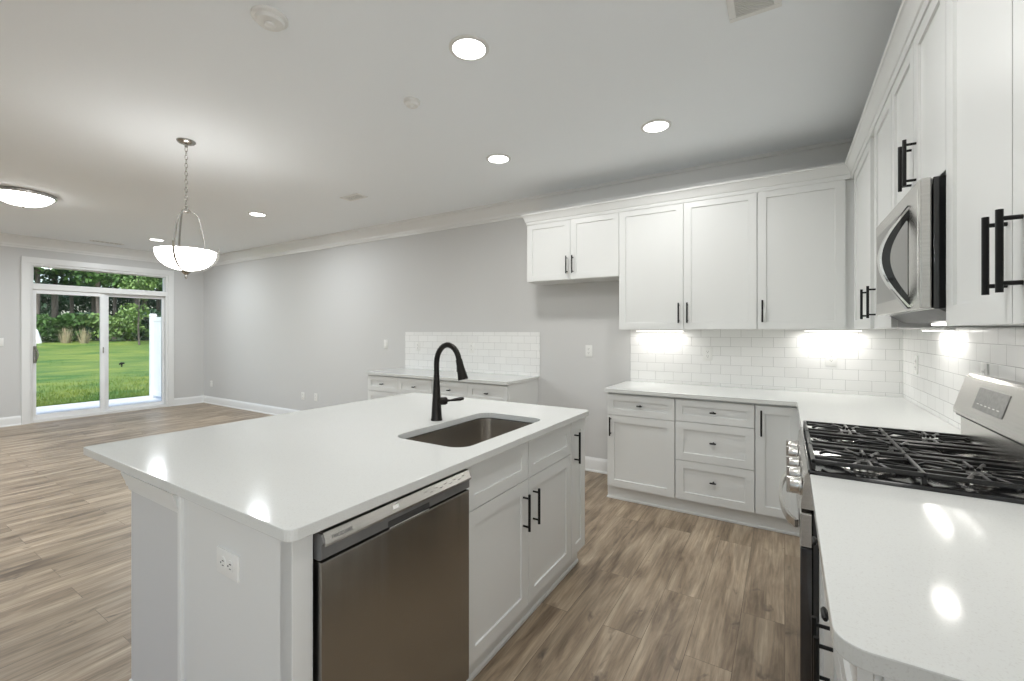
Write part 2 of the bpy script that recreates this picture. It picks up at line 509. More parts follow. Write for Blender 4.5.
CROWN = [(0, ZC-0.175), (0.012, ZC-0.175), (0.014, ZC-0.150), (0.022, ZC-0.146), (0.026, ZC-0.120), (0.050, ZC-0.080),
         (0.078, ZC-0.045), (0.084, ZC-0.030), (0.100, ZC-0.026), (0.104, ZC), (0, ZC)]
BASE = [(0, 0), (0.024, 0), (0.023, 0.012), (0.015, 0.020), (0.015, 0.105), (0.012, 0.118), (0.007, 0.128), (0.004, 0.137), (0, 0.137)]
def mould(name, prof, segs, label):
    w = MB()
    for sgm in segs: w.seg(prof, *sgm)
    o = struct(w.done(name, 'trim', sharp=20))
    if label: o['label'] = label; o['category'] = 'trim'
    return o
mould('trim_1', CROWN, [((XL, YB), (XR, YB), (0, -1), 1, 1)], 'white crown molding along the top of the long wall')
mould('trim_2', CROWN, [((XL, YS), (XL, YB), (1, 0), 1, 1)], 'white crown molding above the sliding glass door')
mould('trim_3', CROWN, [((XR, YS), (XR, YB), (-1, 0), 1, 1)], 'white crown molding above the range wall')
mould('trim_4', CROWN, [((XL, YS), (XR, YS), (0, 1), 1, 1)], None)
mould('baseboard_north', BASE, [((XL, YB), (-4.19, YB), (0, -1), 1, 0), ((-2.215, YB), (-1.245, YB), (0, -1), 0, 0)], 'white baseboard along the long wall')
mould('baseboard_west', BASE, [((XL, YS), (XL, DY0-0.09), (1, 0), 1, 0), ((XL, DY1+0.09), (XL, YB), (1, 0), 0, 1)], 'white baseboard beside the sliding glass door')
mould('baseboard_east', BASE, [((XR, YS), (XR, 0.84), (-1, 0), 1, 0)], None)
mould('baseboard_south', BASE, [((XL, YS), (XR, YS), (0, 1), 1, 1)], None)

# ------------------------------------------------------------------ sliding door with transom
door = thing('door_1', 'white framed sliding glass patio door with transom', 'door', (XL, (DY0+DY1)/2, 0)); door['kind'] = 'structure'
def L(y): return y-(DY0+DY1)/2
cs = 0.088
w = MB()                                              # flat casing around the opening
w.box(0, 0.022, L(DY0)-cs, L(DY0), 0, DZ, 0.002).box(0, 0.022, L(DY1), L(DY1)+cs, 0, DZ, 0.002).box(0, 0.024, L(DY0)-cs, L(DY1)+cs, DZ, DZ+cs, 0.002)
w.done('casing', 'trim', door)
w = MB()                                              # jambs, head, mullion between door and transom, sill
w.box(-T, 0, L(DY0), L(DY0)+0.033, 0, DZ, 0.002).box(-T, 0, L(DY1)-0.033, L(DY1), 0, DZ, 0.002)
w.box(-T, 0, L(DY0)+0.033, L(DY1)-0.033, DZ-0.035, DZ, 0.002).box(-T, 0.004, L(DY0)+0.033, L(DY1)-0.033, 2.015, 2.095, 0.003)
w.box(-T, 0.0, L(DY0)+0.033, L(DY1)-0.033, 0, 0.045, 0.003)
w.done('jamb', 'trim', door)
def sash(name, y0, y1, x0, x1, z0, z1, st, rb, rt, st2=None):
    st2 = st2 or st
    w = MB()
    w.box(x0, x1, L(y0), L(y0)+st, z0, z1, 0.003).box(x0, x1, L(y1)-st2, L(y1), z0, z1, 0.003)
    w.box(x0, x1, L(y0)+st, L(y1)-st2, z0, z0+rb, 0.003).box(x0, x1, L(y0)+st, L(y1)-st2, z1-rt, z1, 0.003)
    o = w.done(name, 'vinyl', door)
    xm = (x0+x1)/2
    MB().box(xm-0.003, xm+0.003, L(y0)+st-0.005, L(y1)-st2+0.005, z0+rb-0.005, z1-rt+0.005).done('pane', 'glass', o)
    return o
s1 = sash('sliding_sash', DY0+0.034, 2.665, -0.055, -0.020, 0.046, 2.014, 0.038, 0.075, 0.06, 0.062)
s2 = sash('fixed_sash', 2.640, DY1-0.034, -0.110, -0.070, 0.046, 2.014, 0.085, 0.060, 0.05, 0.030)
sash('transom_sash', DY0+0.034, DY1-0.034, -0.080, -0.050, 2.096, DZ-0.036, 0.016, 0.012, 0.012)
w = MB(); yy = L(DY0+0.034+0.024)
w.tube([(-0.02, yy, 0.93), (0.012, yy+0.005, 0.94), (0.03, yy+0.018, 0.98), (0.034, yy+0.022, 1.03), (0.03, yy+0.018, 1.08), (0.012, yy+0.005, 1.12), (-0.02, yy, 1.13)], 0.009, 8)
w.box(-0.022, -0.012, yy-0.018, yy+0.018, 0.90, 1.16, 0.003)
w.done('door_handle', 'nickel', door)
MB().box(-0.020, -0.012, L(2.640)-0.008, L(2.640)+0.008, 1.02, 1.12, 0.003).done('latch', 'nickel', door)

# ------------------------------------------------------------------ handles, cabinet builder
def pull_mesh(w, x, z0, z1, y=0.0, r=0.0062, stand=0.032):
    w.tube([(x, y-stand, z0), (x, y-stand, z1)], r, 12)
    q = (z1-z0)*0.11
    for z in (z0+q, z1-q):
        w.tube([(x, y+0.002, z), (x, y-stand, z)], r*0.75, 10)
def knob_mesh(w, x, z, y=0.0):
    w.tube([(x, y+0.009, z), (x, y-0.020, z)], [0.0065, 0.005], 10)
    w.tube([(x-0.022, y-0.024, z), (x-0.014, y-0.024, z), (x+0.014, y-0.024, z), (x+0.022, y-0.024, z)], [0.004, 0.0065, 0.0065, 0.004], 10)

def cabinet(name, label, loc, rz, width, depth, z0, z1, fronts, group=None, toe=0.0, end_panel=None, cat='cabinet', open_bottom=False):
    """local frame: front plane y=0 facing -y, width along +x. fronts: (kind, x0, x1, z0, z1, hardware)"""
    o = thing(name, label, cat, (loc[0], loc[1], 0), rz, group)
    b = MB()
    b.box(0.0, width, 0.0205, depth, z0, z1, 0.001)
    if toe:
        b.box(0.0, width, toe, depth, 0.0, z0)
    b.done('cabinet_box', 'cab', o)
    for f in fronts:
        kind, x0, x1, a, c, hw = f
        d = MB().shaker(x0, x1, a, c).done(kind, 'cab', o, sharp=20)
        if hw:
            h = MB()
            if hw[0] == 'bar': pull_mesh(h, hw[1], hw[2], hw[3])
            elif hw[0] == 'hbar':
                h.tube([(hw[1], -0.032, hw[3]), (hw[2], -0.032, hw[3])], 0.0062, 12)
                for xx in (hw[1]+0.018, hw[2]-0.018): h.tube([(xx, 0.002, hw[3]), (xx, -0.032, hw[3])], 0.0047, 10)
            else: knob_mesh(h, hw[1], hw[2])
            h.done('handle' if 'bar' in hw[0] else 'knob', 'black', d)
    return o

G = 0.0018     # half the gap between two fronts
# ---- wall cabinets on the north wall, front plane y=YF
YF = 3.800; UD = YB-YF; UB = 1.398; UT = 2.444
def bar_up(x, z): return ('bar', x, z, z+0.165)
x0 = -2.178
cabinet('wall_cabinet', 'short white two-door wall cabinet hanging over the empty refrigerator gap', (x0, YF, 0), 0, 0.934, UD-0.002, 1.868, UT,
        [('door', G, 0.466-G, 1.872, UT-0.004, bar_up(0.436, 1.925)), ('door', 0.466+G, 0.934-G, 1.872, UT-0.004, bar_up(0.496, 1.925))])
cabinet('wall_cabinet', 'tall white two-door wall cabinet between the refrigerator gap and the corner cabinet', (-1.2435, YF, 0), 0, 1.066, UD-0.002, UB, UT,
        [('door', G, 0.538-G, UB, UT-0.004, bar_up(0.505, 1.450)), ('door', 0.538+G, 1.066-G, UB, UT-0.004, bar_up(0.571, 1.450))])
cabinet('wall_cabinet', 'tall white one-door wall cabinet filling the corner by the microwave', (-0.1765, YF, 0), 0, 0.8945, UD-0.002, UB, UT,
        [('door', G, 0.535-G, UB, UT-0.004, bar_up(0.035, 1.450))])
# ---- wall cabinets on the east wall, front plane x=XF
XF = 0.395; RD = XR-XF
R90 = -PI/2
cabinet('wall_cabinet', 'narrow tall white wall cabinet on the range wall next to the corner', (XF, 3.797, 0), R90, 0.797, RD-0.002, UB, UT,
        [('door', 0.085, 0.747-G, UB, UT-0.004, bar_up(0.690, 1.450))])
cabinet('wall_cabinet', 'tall white wall cabinet touching the far side of the microwave', (XF, 2.999, 0), R90, 0.499, RD-0.002, UB, UT,
        [('door', 0.07, 0.497-G, UB, UT-0.004, bar_up(0.110, 1.450))])
cabinet('wall_cabinet', 'short white two-door wall cabinet directly above the microwave', (XF, 2.499, 0), R90, 0.761, RD-0.002, 1.845, UT,
        [('door', G, 0.388-G, 1.850, UT-0.004, bar_up(0.355, 1.900)), ('door', 0.388+G, 0.761-G, 1.850, UT-0.004, bar_up(0.425, 1.900))])
cabinet('wall_cabinet', 'large white two-door wall cabinet above the worktop on the near side of the microwave', (XF, 1.737, 0), R90, 0.87, RD-0.002, UB, UT,
        [('door', G, 0.435-G, UB, UT-0.004, bar_up(0.410, 1.460)), ('door', 0.435+G, 0.87-G, UB, UT-0.004, bar_up(0.482, 1.460))])
# crown on top of the cabinets: follows their L
CC = [(-0.02, UT-0.012), (0.006, UT-0.012), (0.008, UT+0.016), (0.014, UT+0.020), (0.020, UT+0.040), (0.032, UT+0.068), (0.037, UT+0.074), (0.044, UT+0.078), (0.046, UT+0.092), (-0.02, UT+0.092)]
w = MB()
w.seg(CC, (-2.178, YB-0.001), (-2.178, YF), (-1, 0), 0, -1)
w.seg(CC, (-2.178, YF), (XF, YF), (0, -1), -1, 1)
w.seg(CC, (XF, YF), (XF, 0.867), (-1, 0), 1, -1)
w.seg(CC, (XF, 0.867), (XR-0.001, 0.867), (0, -1), -1, 0)
tag(w.done('cabinet_crown', 'cab', sharp=20), 'white stepped crown capping the whole L of wall cabinets', 'molding')

# ---- under-cabinet lights
def under_light(label, loc, rz, length, power, group='under-cabinet lights'):
    o = thing('under_cabinet_light', label, 'light', loc, rz)
    MB().box(-length/2, length/2, -0.02, 0.02, -0.012, 0.0, 0.002).done('housing', 'plate', o)
    MB().box(-length/2+0.01, length/2-0.01, -0.014, 0.014, -0.015, -0.012).done('diffuser', 'barlight', o)
    a = area('strip_lamp', (0, 0, -0.017), (0, 0, -1), length-0.02, 0.03, power*LW['strip'], (1, 0.97, 0.92))
    a.parent = o
    return o
under_light('lit strip under the tall two-door cabinet beside the refrigerator gap', (-0.95, 4.03, UB), 0, 0.42, 1.5)
under_light('lit strip under the corner wall cabinet near the microwave', (0.30, 4.03, UB), 0, 0.36, 1.8)
under_light('lit strip under the wall cabinets between the corner and the microwave', (0.655, 3.03, UB), PI/2, 0.42, 1.2)
under_light('lit strip under the large wall cabinet near the range', (0.645, 1.25, UB), PI/2, 0.55, 0.9)

# ------------------------------------------------------------------ tile backsplashes
def splash(label, x0, x1, y0, y1, z0, z1, m):
    tag(MB().box(x0, x1, y0, y1, z0, z1, 0.001).done('tile_backsplash', m), label, 'backsplash')
splash('white subway tile backsplash under the tall wall cabinets on the long wall', -1.236, XR-0.008, YB-0.0085, YB-0.0005, 0.914, UB, 'tile_x')
splash('white subway tile backsplash on the range wall beside and behind the stove', XR-0.0085, XR-0.0005, 0.84, YB-0.009, 0.914, UB, 'tile_y')
splash('low white subway tile backsplash over the separate two-unit counter', -4.176, -2.205, YB-0.0085, YB-0.0005, 0.905, 1.372, 'tile_x')

# ------------------------------------------------------------------ base cabinets
BT = 0.883                         # underside of the worktops
YBF = 3.500                        # front plane of the north base run
XBF = 0.095                        # front plane of the east base run
BB = 0.112
cabinet('base_cabinet', 'white base cabinet with one drawer over one door at the free end of the run', (-1.246, YBF, 0), 0, 0.536, YB-YBF-0.002, BB, BT,
        [('drawer', 0.004, 0.534-G, 0.700, 0.868, ('knob', 0.27, 0.790)), ('door', 0.004, 0.534-G, BB+0.003, 0.696, ('bar', 0.033, 0.530, 0.690-0.008))], toe=0.055)
cabinet('base_cabinet', 'white base cabinet with a stack of three drawers', (-0.709, YBF, 0), 0, 0.531, YB-YBF-0.002, BB, BT,
        [('drawer', 0.004, 0.531-G, 0.705, 0.868, ('knob', 0.266, 0.788)), ('drawer', 0.004, 0.531-G, 0.412, 0.701, ('knob', 0.266, 0.566)),
         ('drawer', 0.004, 0.531-G, BB+0.003, 0.408, ('knob', 0.266, 0.278))], toe=0.055)
cabinet('base_cabinet', 'white base cabinet with one tall door in the corner behind the range', (-0.177, YBF, 0), 0, 0.272, YB-YBF-0.002, BB, BT,
        [('door', 0.004, 0.266, BB+0.003, 0.868, ('bar', 0.040, 0.660, 0.838))], toe=0.055)
w = MB()
TOE = [(0, 0), (0.016, 0), (0.015, 0.012), (0.009, 0.018), (0.009, 0.108), (0, 0.108)]
w.seg(TOE, (-1.246, YBF+0.054), (0.10, YBF+0.054), (0, -1), -1, 0)
w.seg(TOE, (-1.246, YBF+0.054), (-1.246, YB-0.002), (-1, 0), -1, 0)
tag(w.done('toe_board', 'cab', sharp=20), 'white toe board under the corner run of base cabinets', 'baseboard')
# blind corner piece between corner and range
cabinet('base_cabinet', 'white blind base cabinet between the corner and the range', (XBF, YBF-0.002, 0), R90, 0.968, XR-XBF-0.002, BB, BT,
        [('door', 0.03, 0.48-G, BB+0.003, 0.868, None), ('door', 0.48+G, 0.966, BB+0.003, 0.868, None)], toe=0.055)
# near base cabinet
o = cabinet('base_cabinet', 'white base cabinet with two drawers and two doors beside the range', (XBF, 1.740, 0), R90, 0.885, XR-XBF-0.002, BB, BT,
        [('drawer', G, 0.442-G, 0.705, 0.868, ('knob', 0.23, 0.790)), ('drawer', 0.442+G, 0.881, 0.705, 0.868, ('knob', 0.61, 0.790)),
         ('door', G, 0.442-G, BB+0.003, 0.701, ('bar', 0.400, 0.500, 0.665)), ('door', 0.442+G, 0.881, BB+0.003, 0.701, ('bar', 0.486, 0.500, 0.665))], toe=0.055)
pe = MB().shaker(0.03, XR-XBF-0.004, 0.0, BT-0.002, y0=0.0, t=0.012, stile=0.06)
pe = pe.done('end_panel', 'cab', o, sharp=20)
pe.rotation_euler = (0, 0, PI/2); pe.location = (0.898, 0, 0)

# separate counter units
YU = 3.520
for (xa, wd, lb) in ((-4.187, 1.008, 'far white base cabinet of the separate counter, two drawers over two doors'),
                     (-3.177, 0.950, 'white base cabinet of the separate counter nearest the refrigerator gap')):
    h = wd/2
    cabinet('base_cabinet', lb, (xa, YU, 0), 0, wd, YB-YU-0.002, BB, 0.873,
            [('drawer', 0.006, h-G, 0.690, 0.862, ('knob', h/2, 0.775)), ('drawer', h+G, wd-0.006, 0.690, 0.862, ('knob', h*1.5, 0.775)),
             ('door', 0.006, h-G, BB+0.003, 0.686, ('bar', h-0.04, 0.50, 0.665)), ('door', h+G, wd-0.006, BB+0.003, 0.686, ('bar', h+0.04, 0.50, 0.665))], toe=0.055)

# ------------------------------------------------------------------ worktops
def rounded(pts, rad, n=6):
    out = []
    N = len(pts)
    for i in range(N):
        p = Vector(pts[i]); a = Vector(pts[i-1]); b = Vector(pts[(i+1) % N])
        r_ = rad[i] if isinstance(rad, (list, tuple)) else rad
        if r_ <= 0: out.append(tuple(p)); continue
        da = (a-p).normalized(); db = (b-p).normalized()
        p0 = p+da*r_; p1 = p+db*r_; c = p+(da+db)*r_
        a0 = math.atan2(p0.y-c.y, p0.x-c.x); a1 = math.atan2(p1.y-c.y, p1.x-c.x)
        d = (a1-a0+PI) % (2*PI)-PI
        for k in range(n+1):
            a_ = a0+d*k/n
            out.append((c.x+r_*math.cos(a_), c.y+r_*math.sin(a_)))
    return out
CT = 0.914
tag(MB().slab(rounded([(-1.262, YBF-0.026), (0.070, YBF-0.026), (0.070, 2.524), (XR-0.008, 2.524), (XR-0.008, YB-0.008), (-1.262, YB-0.008)], [0.012, 0.012, 0.003, 0, 0, 0.0]), [], BT, CT).done('worktop', 'quartz', sharp=12),
    'white quartz worktop turning the corner behind the range', 'countertop')
tag(MB().slab(rounded([(0.064, 0.822), (XR-0.008, 0.822), (XR-0.008, 1.744), (0.070, 1.744)], [0.045, 0, 0, 0.003]), [], BT, CT).done('worktop', 'quartz', sharp=12),
    'white quartz worktop with rounded corner on the camera side of the range', 'countertop')
tag(MB().slab(rounded([(-4.200, YU-0.026), (-2.215, YU-0.026), (-2.215, YB-0.008), (-4.200, YB-0.008)], [0.01, 0.01, 0, 0]), [], 0.874, 0.905).done('worktop', 'quartz', sharp=12),
    'white quartz worktop of the separate counter against the long wall', 'countertop')
IX0, IX1, IY0, IY1 = -2.420, -0.985, 0.600, 2.475
SK = (-1.492, -1.092, 1.385, 2.095)          # sink hole
tag(MB().slab(rounded([(IX0, IY0), (IX1, IY0), (IX1, IY1), (IX0, IY1)], [0.015, 0.03, 0.03, 0.015]),
              [rounded([(SK[0], SK[2]), (SK[1], SK[2]), (SK[1], SK[3]), (SK[0], SK[3])], 0.07)], BT, CT).done('worktop', 'quartz', sharp=12),
    'large white quartz island worktop with the sink cut out', 'countertop')

# ------------------------------------------------------------------ island
XI = -1.010                         # front plane facing +x
YI0, YI1 = 0.623, 2.455
R = PI/2
isl = thing('island_base', 'white island body with grey half wall and molding under the overhang', 'island', (-1.6, 1.5, 0))
def IL(w, *a): return w
w = MB()                             # closed carcass behind the appliances
ox, oy = 1.6, -1.5
def ib(w, x0, x1, y0, y1, z0, z1, bev=0.0): w.box(x0+ox, x1+ox, y0+oy, y1+oy, z0, z1, bev); return w
ib(w, -1.59, -1.575, YI0+0.012, YI1, 0, BT)                               # back of the cabinets
w.done('cabinet_back', 'cab', isl)
w = MB(); ib(w, -1.580, XI-0.0005, YI0, YI0+0.016, 0, BT, 0.001)
ib(w, XI-0.05, XI, YI0, YI0+0.056, 0, BT, 0.001)
w.done('end_panel', 'cab', isl)
w = MB(); ib(w, -1.600, -1.580, YI0-0.010, YI0+0.02, 0, BT-0.001, 0.003); w.done('corner_bead', 'cab', isl)
w = MB(); ib(w, -1.990, -1.600, YI0, YI1, 0, BT); w.done('half_wall', 'wall', isl)
w = MB()
KC = [(0, BT-0.066), (0.006, BT-0.066), (0.008, BT-0.054), (0.011, BT-0.051), (0.014, BT-0.035), (0.021, BT-0.013), (0.024, BT-0.001), (0, BT-0.001)]
w.seg(KC, (-1.990+ox, YI1+oy), (-1.990+ox, YI0+oy), (-1, 0), 0, -1)
w.seg(KC, (-1.990+ox, YI0+oy), (-1.600+ox, YI0+oy), (0, -1), -1, -0.4)
w.done('molding', 'cab', isl, sharp=20)
w = MB()
w.seg(BASE, (-1.990+ox, YI1+oy), (-1.990+ox, YI0+oy), (-1, 0), 0, -1)
w.seg(BASE, (-1.990+ox, YI0+oy), (-1.600+ox, YI0+oy), (0, -1), -1, 0)
w.done('baseboard', 'cab', isl, sharp=20)
# sink base and slim pull-out
def isl_cab(name, label, y0, y1, fronts):
    # sides, floor and back only: the bowl hangs inside
    o = thing(name, label, 'cabinet', (XI, y0, 0), R)
    wd = y1-y0; b = MB()
    b.box(0, 0.016, 0.0205, 0.560, 0.112, BT).box(wd-0.016, wd, 0.0205, 0.560, 0.112, BT).box(0.016, wd-0.016, 0.0205, 0.560, 0.112, 0.128)
    b.box(0, wd, 0.060, 0.078, 0, 0.112).box(0.016, wd-0.016, 0.0205, 0.038, 0.845, BT)
    b.box(0.016, wd-0.016, 0.0205, 0.038, 0.128, 0.845) if len(fronts) == 1 else b.box(wd/2-0.02, wd/2+0.02, 0.0205, 0.038, 0.128, 0.845)
    b.done('cabinet_box', 'cab', o)
    for kind, x0, x1, a, c, hw in fronts:
        d = MB().shaker(x0, x1, a, c).done(kind, 'cab', o, sharp=20)
        if hw:
            h = MB(); pull_mesh(h, hw[1], hw[2], hw[3]); h.done('handle', 'black', d)
    return o
isl_cab('sink_cabinet', 'white island sink cabinet with two false drawer fronts over two doors', 1.3045, 2.2565,
        [('drawer_front', G, 0.470-G, 0.702, 0.872, None), ('drawer_front', 0.470+G, 0.950-G, 0.702, 0.872, None),
         ('door', G, 0.470-G, 0.115, 0.698, ('bar', 0.424, 0.480, 0.645)), ('door', 0.470+G, 0.950-G, 0.115, 0.698, ('bar', 0.516, 0.480, 0.645))])
isl_cab('base_cabinet', 'slim white island cabinet with one full-height door and black bar handle', 2.2570, YI1,
        [('door', G, YI1-2.257-G, 0.115, 0.872, ('bar', 0.045, 0.640, 0.815))])
w = MB()
w.seg([(0, 0), (0.018, 0), (0.017, 0.012), (0.010, 0.020), (0.010, 0.105), (0, 0.105)], (XI-0.060, 1.30), (XI-0.060, 2.455), (1, 0), 0, 0)
tag(w.done('toe_board', 'cab', sharp=20), 'white toe board under the island doors', 'baseboard')

# ------------------------------------------------------------------ sink, faucet
sx, sy = (SK[0]+SK[1])/2, (SK[2]+SK[3])/2
sink = thing('sink', 'undermount stainless steel single bowl sink in the island', 'sink', (sx, sy, BT-0.24))
hx, hy = (SK[1]-SK[0])/2+0.004, (SK[3]-SK[2])/2+0.004
w = MB(); rings = []
levels = [(0.022, 0.2365, 0.078), (0.0, 0.2365, 0.074), (0.002, 0.20, 0.072), (0.006, 0.06, 0.068), (0.016, 0.025, 0.058), (0.05, 0.008, 0.03), (0.12, 0.004, 0.02)]
for ins, z, rr in levels:
    s_ = -ins if ins == 0.022 else ins
    a, b = hx-s_, hy-s_
    loop = rounded([(-a, -b), (a, -b), (a, b), (-a, b)], min(rr, a*0.9))
    rings.append([w.bm.verts.new((x, y, z)) for x, y in loop])
for i in range(len(rings)-1):
    n_ = len(rings[i])
    for k in range(n_):
        w.bm.faces.new((rings[i][k], rings[i][(k+1) % n_], rings[i+1][(k+1) % n_], rings[i+1][k]))
w.bm.faces.new(rings[-1])
o = w.done('bowl', 'steel_sink', sink, sharp=50)
sm = o.modifiers.new('thickness', 'SOLIDIFY'); sm.thickness = 0.0015; sm.offset = -1
MB().lathe([(0.001, 0.007), (0.03, 0.007), (0.043, 0.010), (0.045, 0.006), (0.045, 0.003)], 28).done('drain', 'chrome', sink)

fx, fy = -1.561, 1.765
fau = thing('faucet', 'tall dark bronze gooseneck pull-down faucet behind the island sink', 'faucet', (fx, fy, CT), 0)
w = MB()
w.lathe([(0.0305, 0.0), (0.0305, 0.006), (0.028, 0.012), (0.026, 0.05), (0.0225, 0.11), (0.019, 0.16), (0.0165, 0.21), (0.0155, 0.24)], 24)
w.done('base', 'bronze', fau)
w = MB()
pts = [(0, 0, 0.235), (0, 0, 0.30)]
cx_, rr = 0.076, 0.076
for k in range(1, 13):
    a = PI-k*PI*0.93/12
    pts.append((cx_+rr*math.cos(a), 0, 0.30+0.098*math.sin(a)))
w.tube(pts, 0.0145, 14)
w.done('spout', 'bronze', fau)
e0 = Vector(pts[-1]); d0 = (Vector(pts[-1])-Vector(pts[-2])).normalized()
w = MB()
w.tube([e0-d0*0.004, e0+d0*0.005, e0+d0*0.03, e0+d0*0.07, e0+d0*0.098, e0+d0*0.102], [0.0165, 0.0175, 0.0185, 0.023, 0.027, 0.0245], 18)
sh = w.done('spray_head', 'bronze', fau)
pb = e0+d0*0.045+Vector((-0.02, 0, 0))
MB().box(pb.x-0.004, pb.x+0.004, -0.008, 0.008, pb.z-0.018, pb.z+0.018, 0.003).done('spray_button', 'black', sh)
w = MB()
hd = Vector((0.66, 0.75, 0)).normalized()
w.tube([hd*0.010+Vector((0, 0, 0.10)), hd*0.045+Vector((0, 0, 0.10)), hd*0.056+Vector((0, 0, 0.10))], [0.021, 0.022, 0.017], 18)
w.tube([hd*0.05+Vector((0, 0, 0.10)), hd*0.075+Vector((0, 0, 0.101)), hd*0.095+Vector((0, 0, 0.103)), hd*0.125+Vector((0, 0, 0.106)), hd*0.142+Vector((0, 0, 0.108)), hd*0.147+Vector((0, 0, 0.108))],
       [0.0075, 0.0055, 0.008, 0.0105, 0.008, 0.003], 12)
w.done('lever_handle', 'bronze', fau)

# ------------------------------------------------------------------ text
def text_part(body, size, m, parent, loc, rot, name='lettering', extrude=0.0004, align='LEFT', sx=1.0):
    cu = bpy.data.curves.new(name, 'FONT')
    cu.body = body; cu.size = size; cu.extrude = extrude; cu.align_x = align
    tmp = bpy.data.objects.new('tmp', cu); COL.objects.link(tmp)
    dg = bpy.context.evaluated_depsgraph_get(); dg.update()
    me = bpy.data.meshes.new_from_object(tmp.evaluated_get(dg))
    bpy.data.objects.remove(tmp)
    me.name = name; me.materials.clear(); me.materials.append(M[m])
    for v in me.vertices: v.co.x *= sx
    o = bpy.data.objects.new(name, me); COL.objects.link(o)
    o.parent = parent; o.location = loc; o.rotation_euler = rot
    return o

# ------------------------------------------------------------------ dishwasher (front plane faces +x)
DW0, DW1 = 0.684, 1.300
dw = thing('dishwasher', 'stainless steel dishwasher built into the island end', 'dishwasher', (XI, DW0, 0), R)
wd = DW1-DW0
MB().box(0.004, wd-0.004, 0.022, 0.56, 0.10, 0.868).done('tub_housing', 'slot', dw)
MB().box(0.0035, wd-0.0035, -0.022, 0.020, 0.105, 0.800, 0.004, 2).done('door', 'steel', dw, sharp=12)
w = MB()                                           # control console with a tilted face
prof = [(-0.022, 0.846), (-0.030, 0.852), (-0.020, 0.866+0.004), (0.020, 0.870), (0.020, 0.803), (-0.012, 0.803), (-0.022, 0.808)]
w.prism([(y, z) for y, z in prof], 0.0035, wd-0.0035, 'yz')
w.done('console_body', 'darkgrey', dw)
w = MB()
zA, zB = 0.842, 0.8745
w.prism([(-0.0335, zA), (-0.0335, zA+0.006), (-0.0225, zB), (0.010, zB), (0.010, zB-0.01), (-0.018, zA)], 0.008, wd-0.008, 'yz')
con = w.done('control_console', 'steel_h', dw, sharp=12)
ang = math.atan2(zB-zA-0.006, 0.011)
fr_ = 0.45
def on_face(f): return (-0.0335+0.011*f-0.0006, zA+0.006+(zB-zA-0.006)*f)
yy, zz = on_face(0.25)
text_part('FRIGIDAIRE', 0.0125, 'darkgrey', con, (0.028, yy, zz), (ang, 0, 0), sx=1.0)
yy, zz = on_face(0.35)
w = MB(); w.box(0, 0.022, -0.0006, 0.0006, 0, 0.011)
o = w.done('indicator_display', 'lamp' if False else 'plate', con); o.location = (0.235, yy, zz); o.rotation_euler = (ang-PI/2, 0, 0)
yy, zz = on_face(0.5)
w = MB()
for k in range(9): w.box(k*0.024, k*0.024+0.013, -0.0003, 0.0003, -0.004 if k % 2 else 0.002, -0.002 if k % 2 else 0.004)
o = w.done('marking', 'darkgrey', con); o.location = (0.37, yy, zz); o.rotation_euler = (ang-PI/2, 0, 0)
w = MB(); w.box(0.22, 0.40, -0.0235, -0.018, 0.806, 0.826, 0.003); w.done('pocket_handle', 'slot', dw)
w = MB(); w.box(0.225, 0.395, -0.0265, -0.021, 0.800, 0.806, 0.002); w.done('pocket_lip', 'steel_h', dw)
MB().box(0.004, wd-0.004, 0.05, 0.07, 0, 0.10).done('kick_plate', 'slot', dw)

# ------------------------------------------------------------------ range
RY0, RY1 = 1.747, 2.521              # y span
rg = thing('gas_range', 'stainless steel gas range with black grates against the tiled wall', 'stove', (0.045, RY1, 0), R90)
# local: x = along -Y from far side, y = depth (world +x), front plane y=0 at world x=0.045
rw = RY1-RY0
rdp = XR-0.010-0.045
MB().box(0.004, rw-0.004, 0.035, rdp-0.02, 0.06, 0.905).done('body', 'enamel', rg)
# cooktop
w = MB()
w.box(0.0, rw, 0.020, rdp-0.045, 0.905, 0.926, 0.004, 2)
ck = w.done('cooktop', 'enamel', rg, sharp=12)
# front control panel, sloped
w = MB(); w.prism([(0.0, 0.795), (0.0, 0.800), (0.012, 0.905), (0.020, 0.917), (0.045, 0.917), (0.045, 0.795)], 0.0, rw, 'yz')
pn = w.done('control_panel', 'steel_h', rg)
for xk in (0.085, 0.215, 0.40, 0.555, 0.690):
    w = MB()
    w.lathe([(0.031, 0.0), (0.031, -0.004), (0.0275, -0.008), (0.0265, -0.030), (0.0245, -0.034), (0.0001, -0.034)], 24, axis='y')
    w.box(-0.006, 0.006, -0.044, -0.008, -0.028, 0.028, 0.002)
    k = w.done('knob', 'steel_h', pn); k.location = (xk, 0.004, 0.845)
# oven door
w = MB(); w.box(0.004, rw-0.004, -0.002, 0.034, 0.665, 0.780, 0.004)
dr = w.done('oven_door', 'steel_h', rg)
MB().box(0.004, rw-0.004, -0.001, 0.034, 0.205, 0.664, 0.003).done('door_glass', 'blackglass', dr)
for a in (0.02, rw-0.10):
    w = MB()
    for k in range(4): w.box(a, a+0.08, -0.0035, -0.001, 0.757-k*0.010, 0.761-k*0.010)
    w.done('door_vent', 'slot', dr)
w = MB(); pts = []
for k in range(17):
    u = k/16; pts.append((0.055+u*(rw-0.11), -0.010-0.050*math.sin(PI*u)**0.55, 0.722))
w.strap(pts, (0, 0, 1), 0.026, 0.012)
w.done('door_handle', 'steel_h', dr)
MB().box(0.004, rw-0.004, 0.0, 0.034, 0.065, 0.200, 0.003).done('storage_drawer', 'steel_h', rg)
for a in (0.03, rw-0.06):
    for b in (0.06, rdp-0.10): MB().box(a, a+0.03, b, b+0.03, 0, 0.06, 0.003).done('foot', 'black', rg)
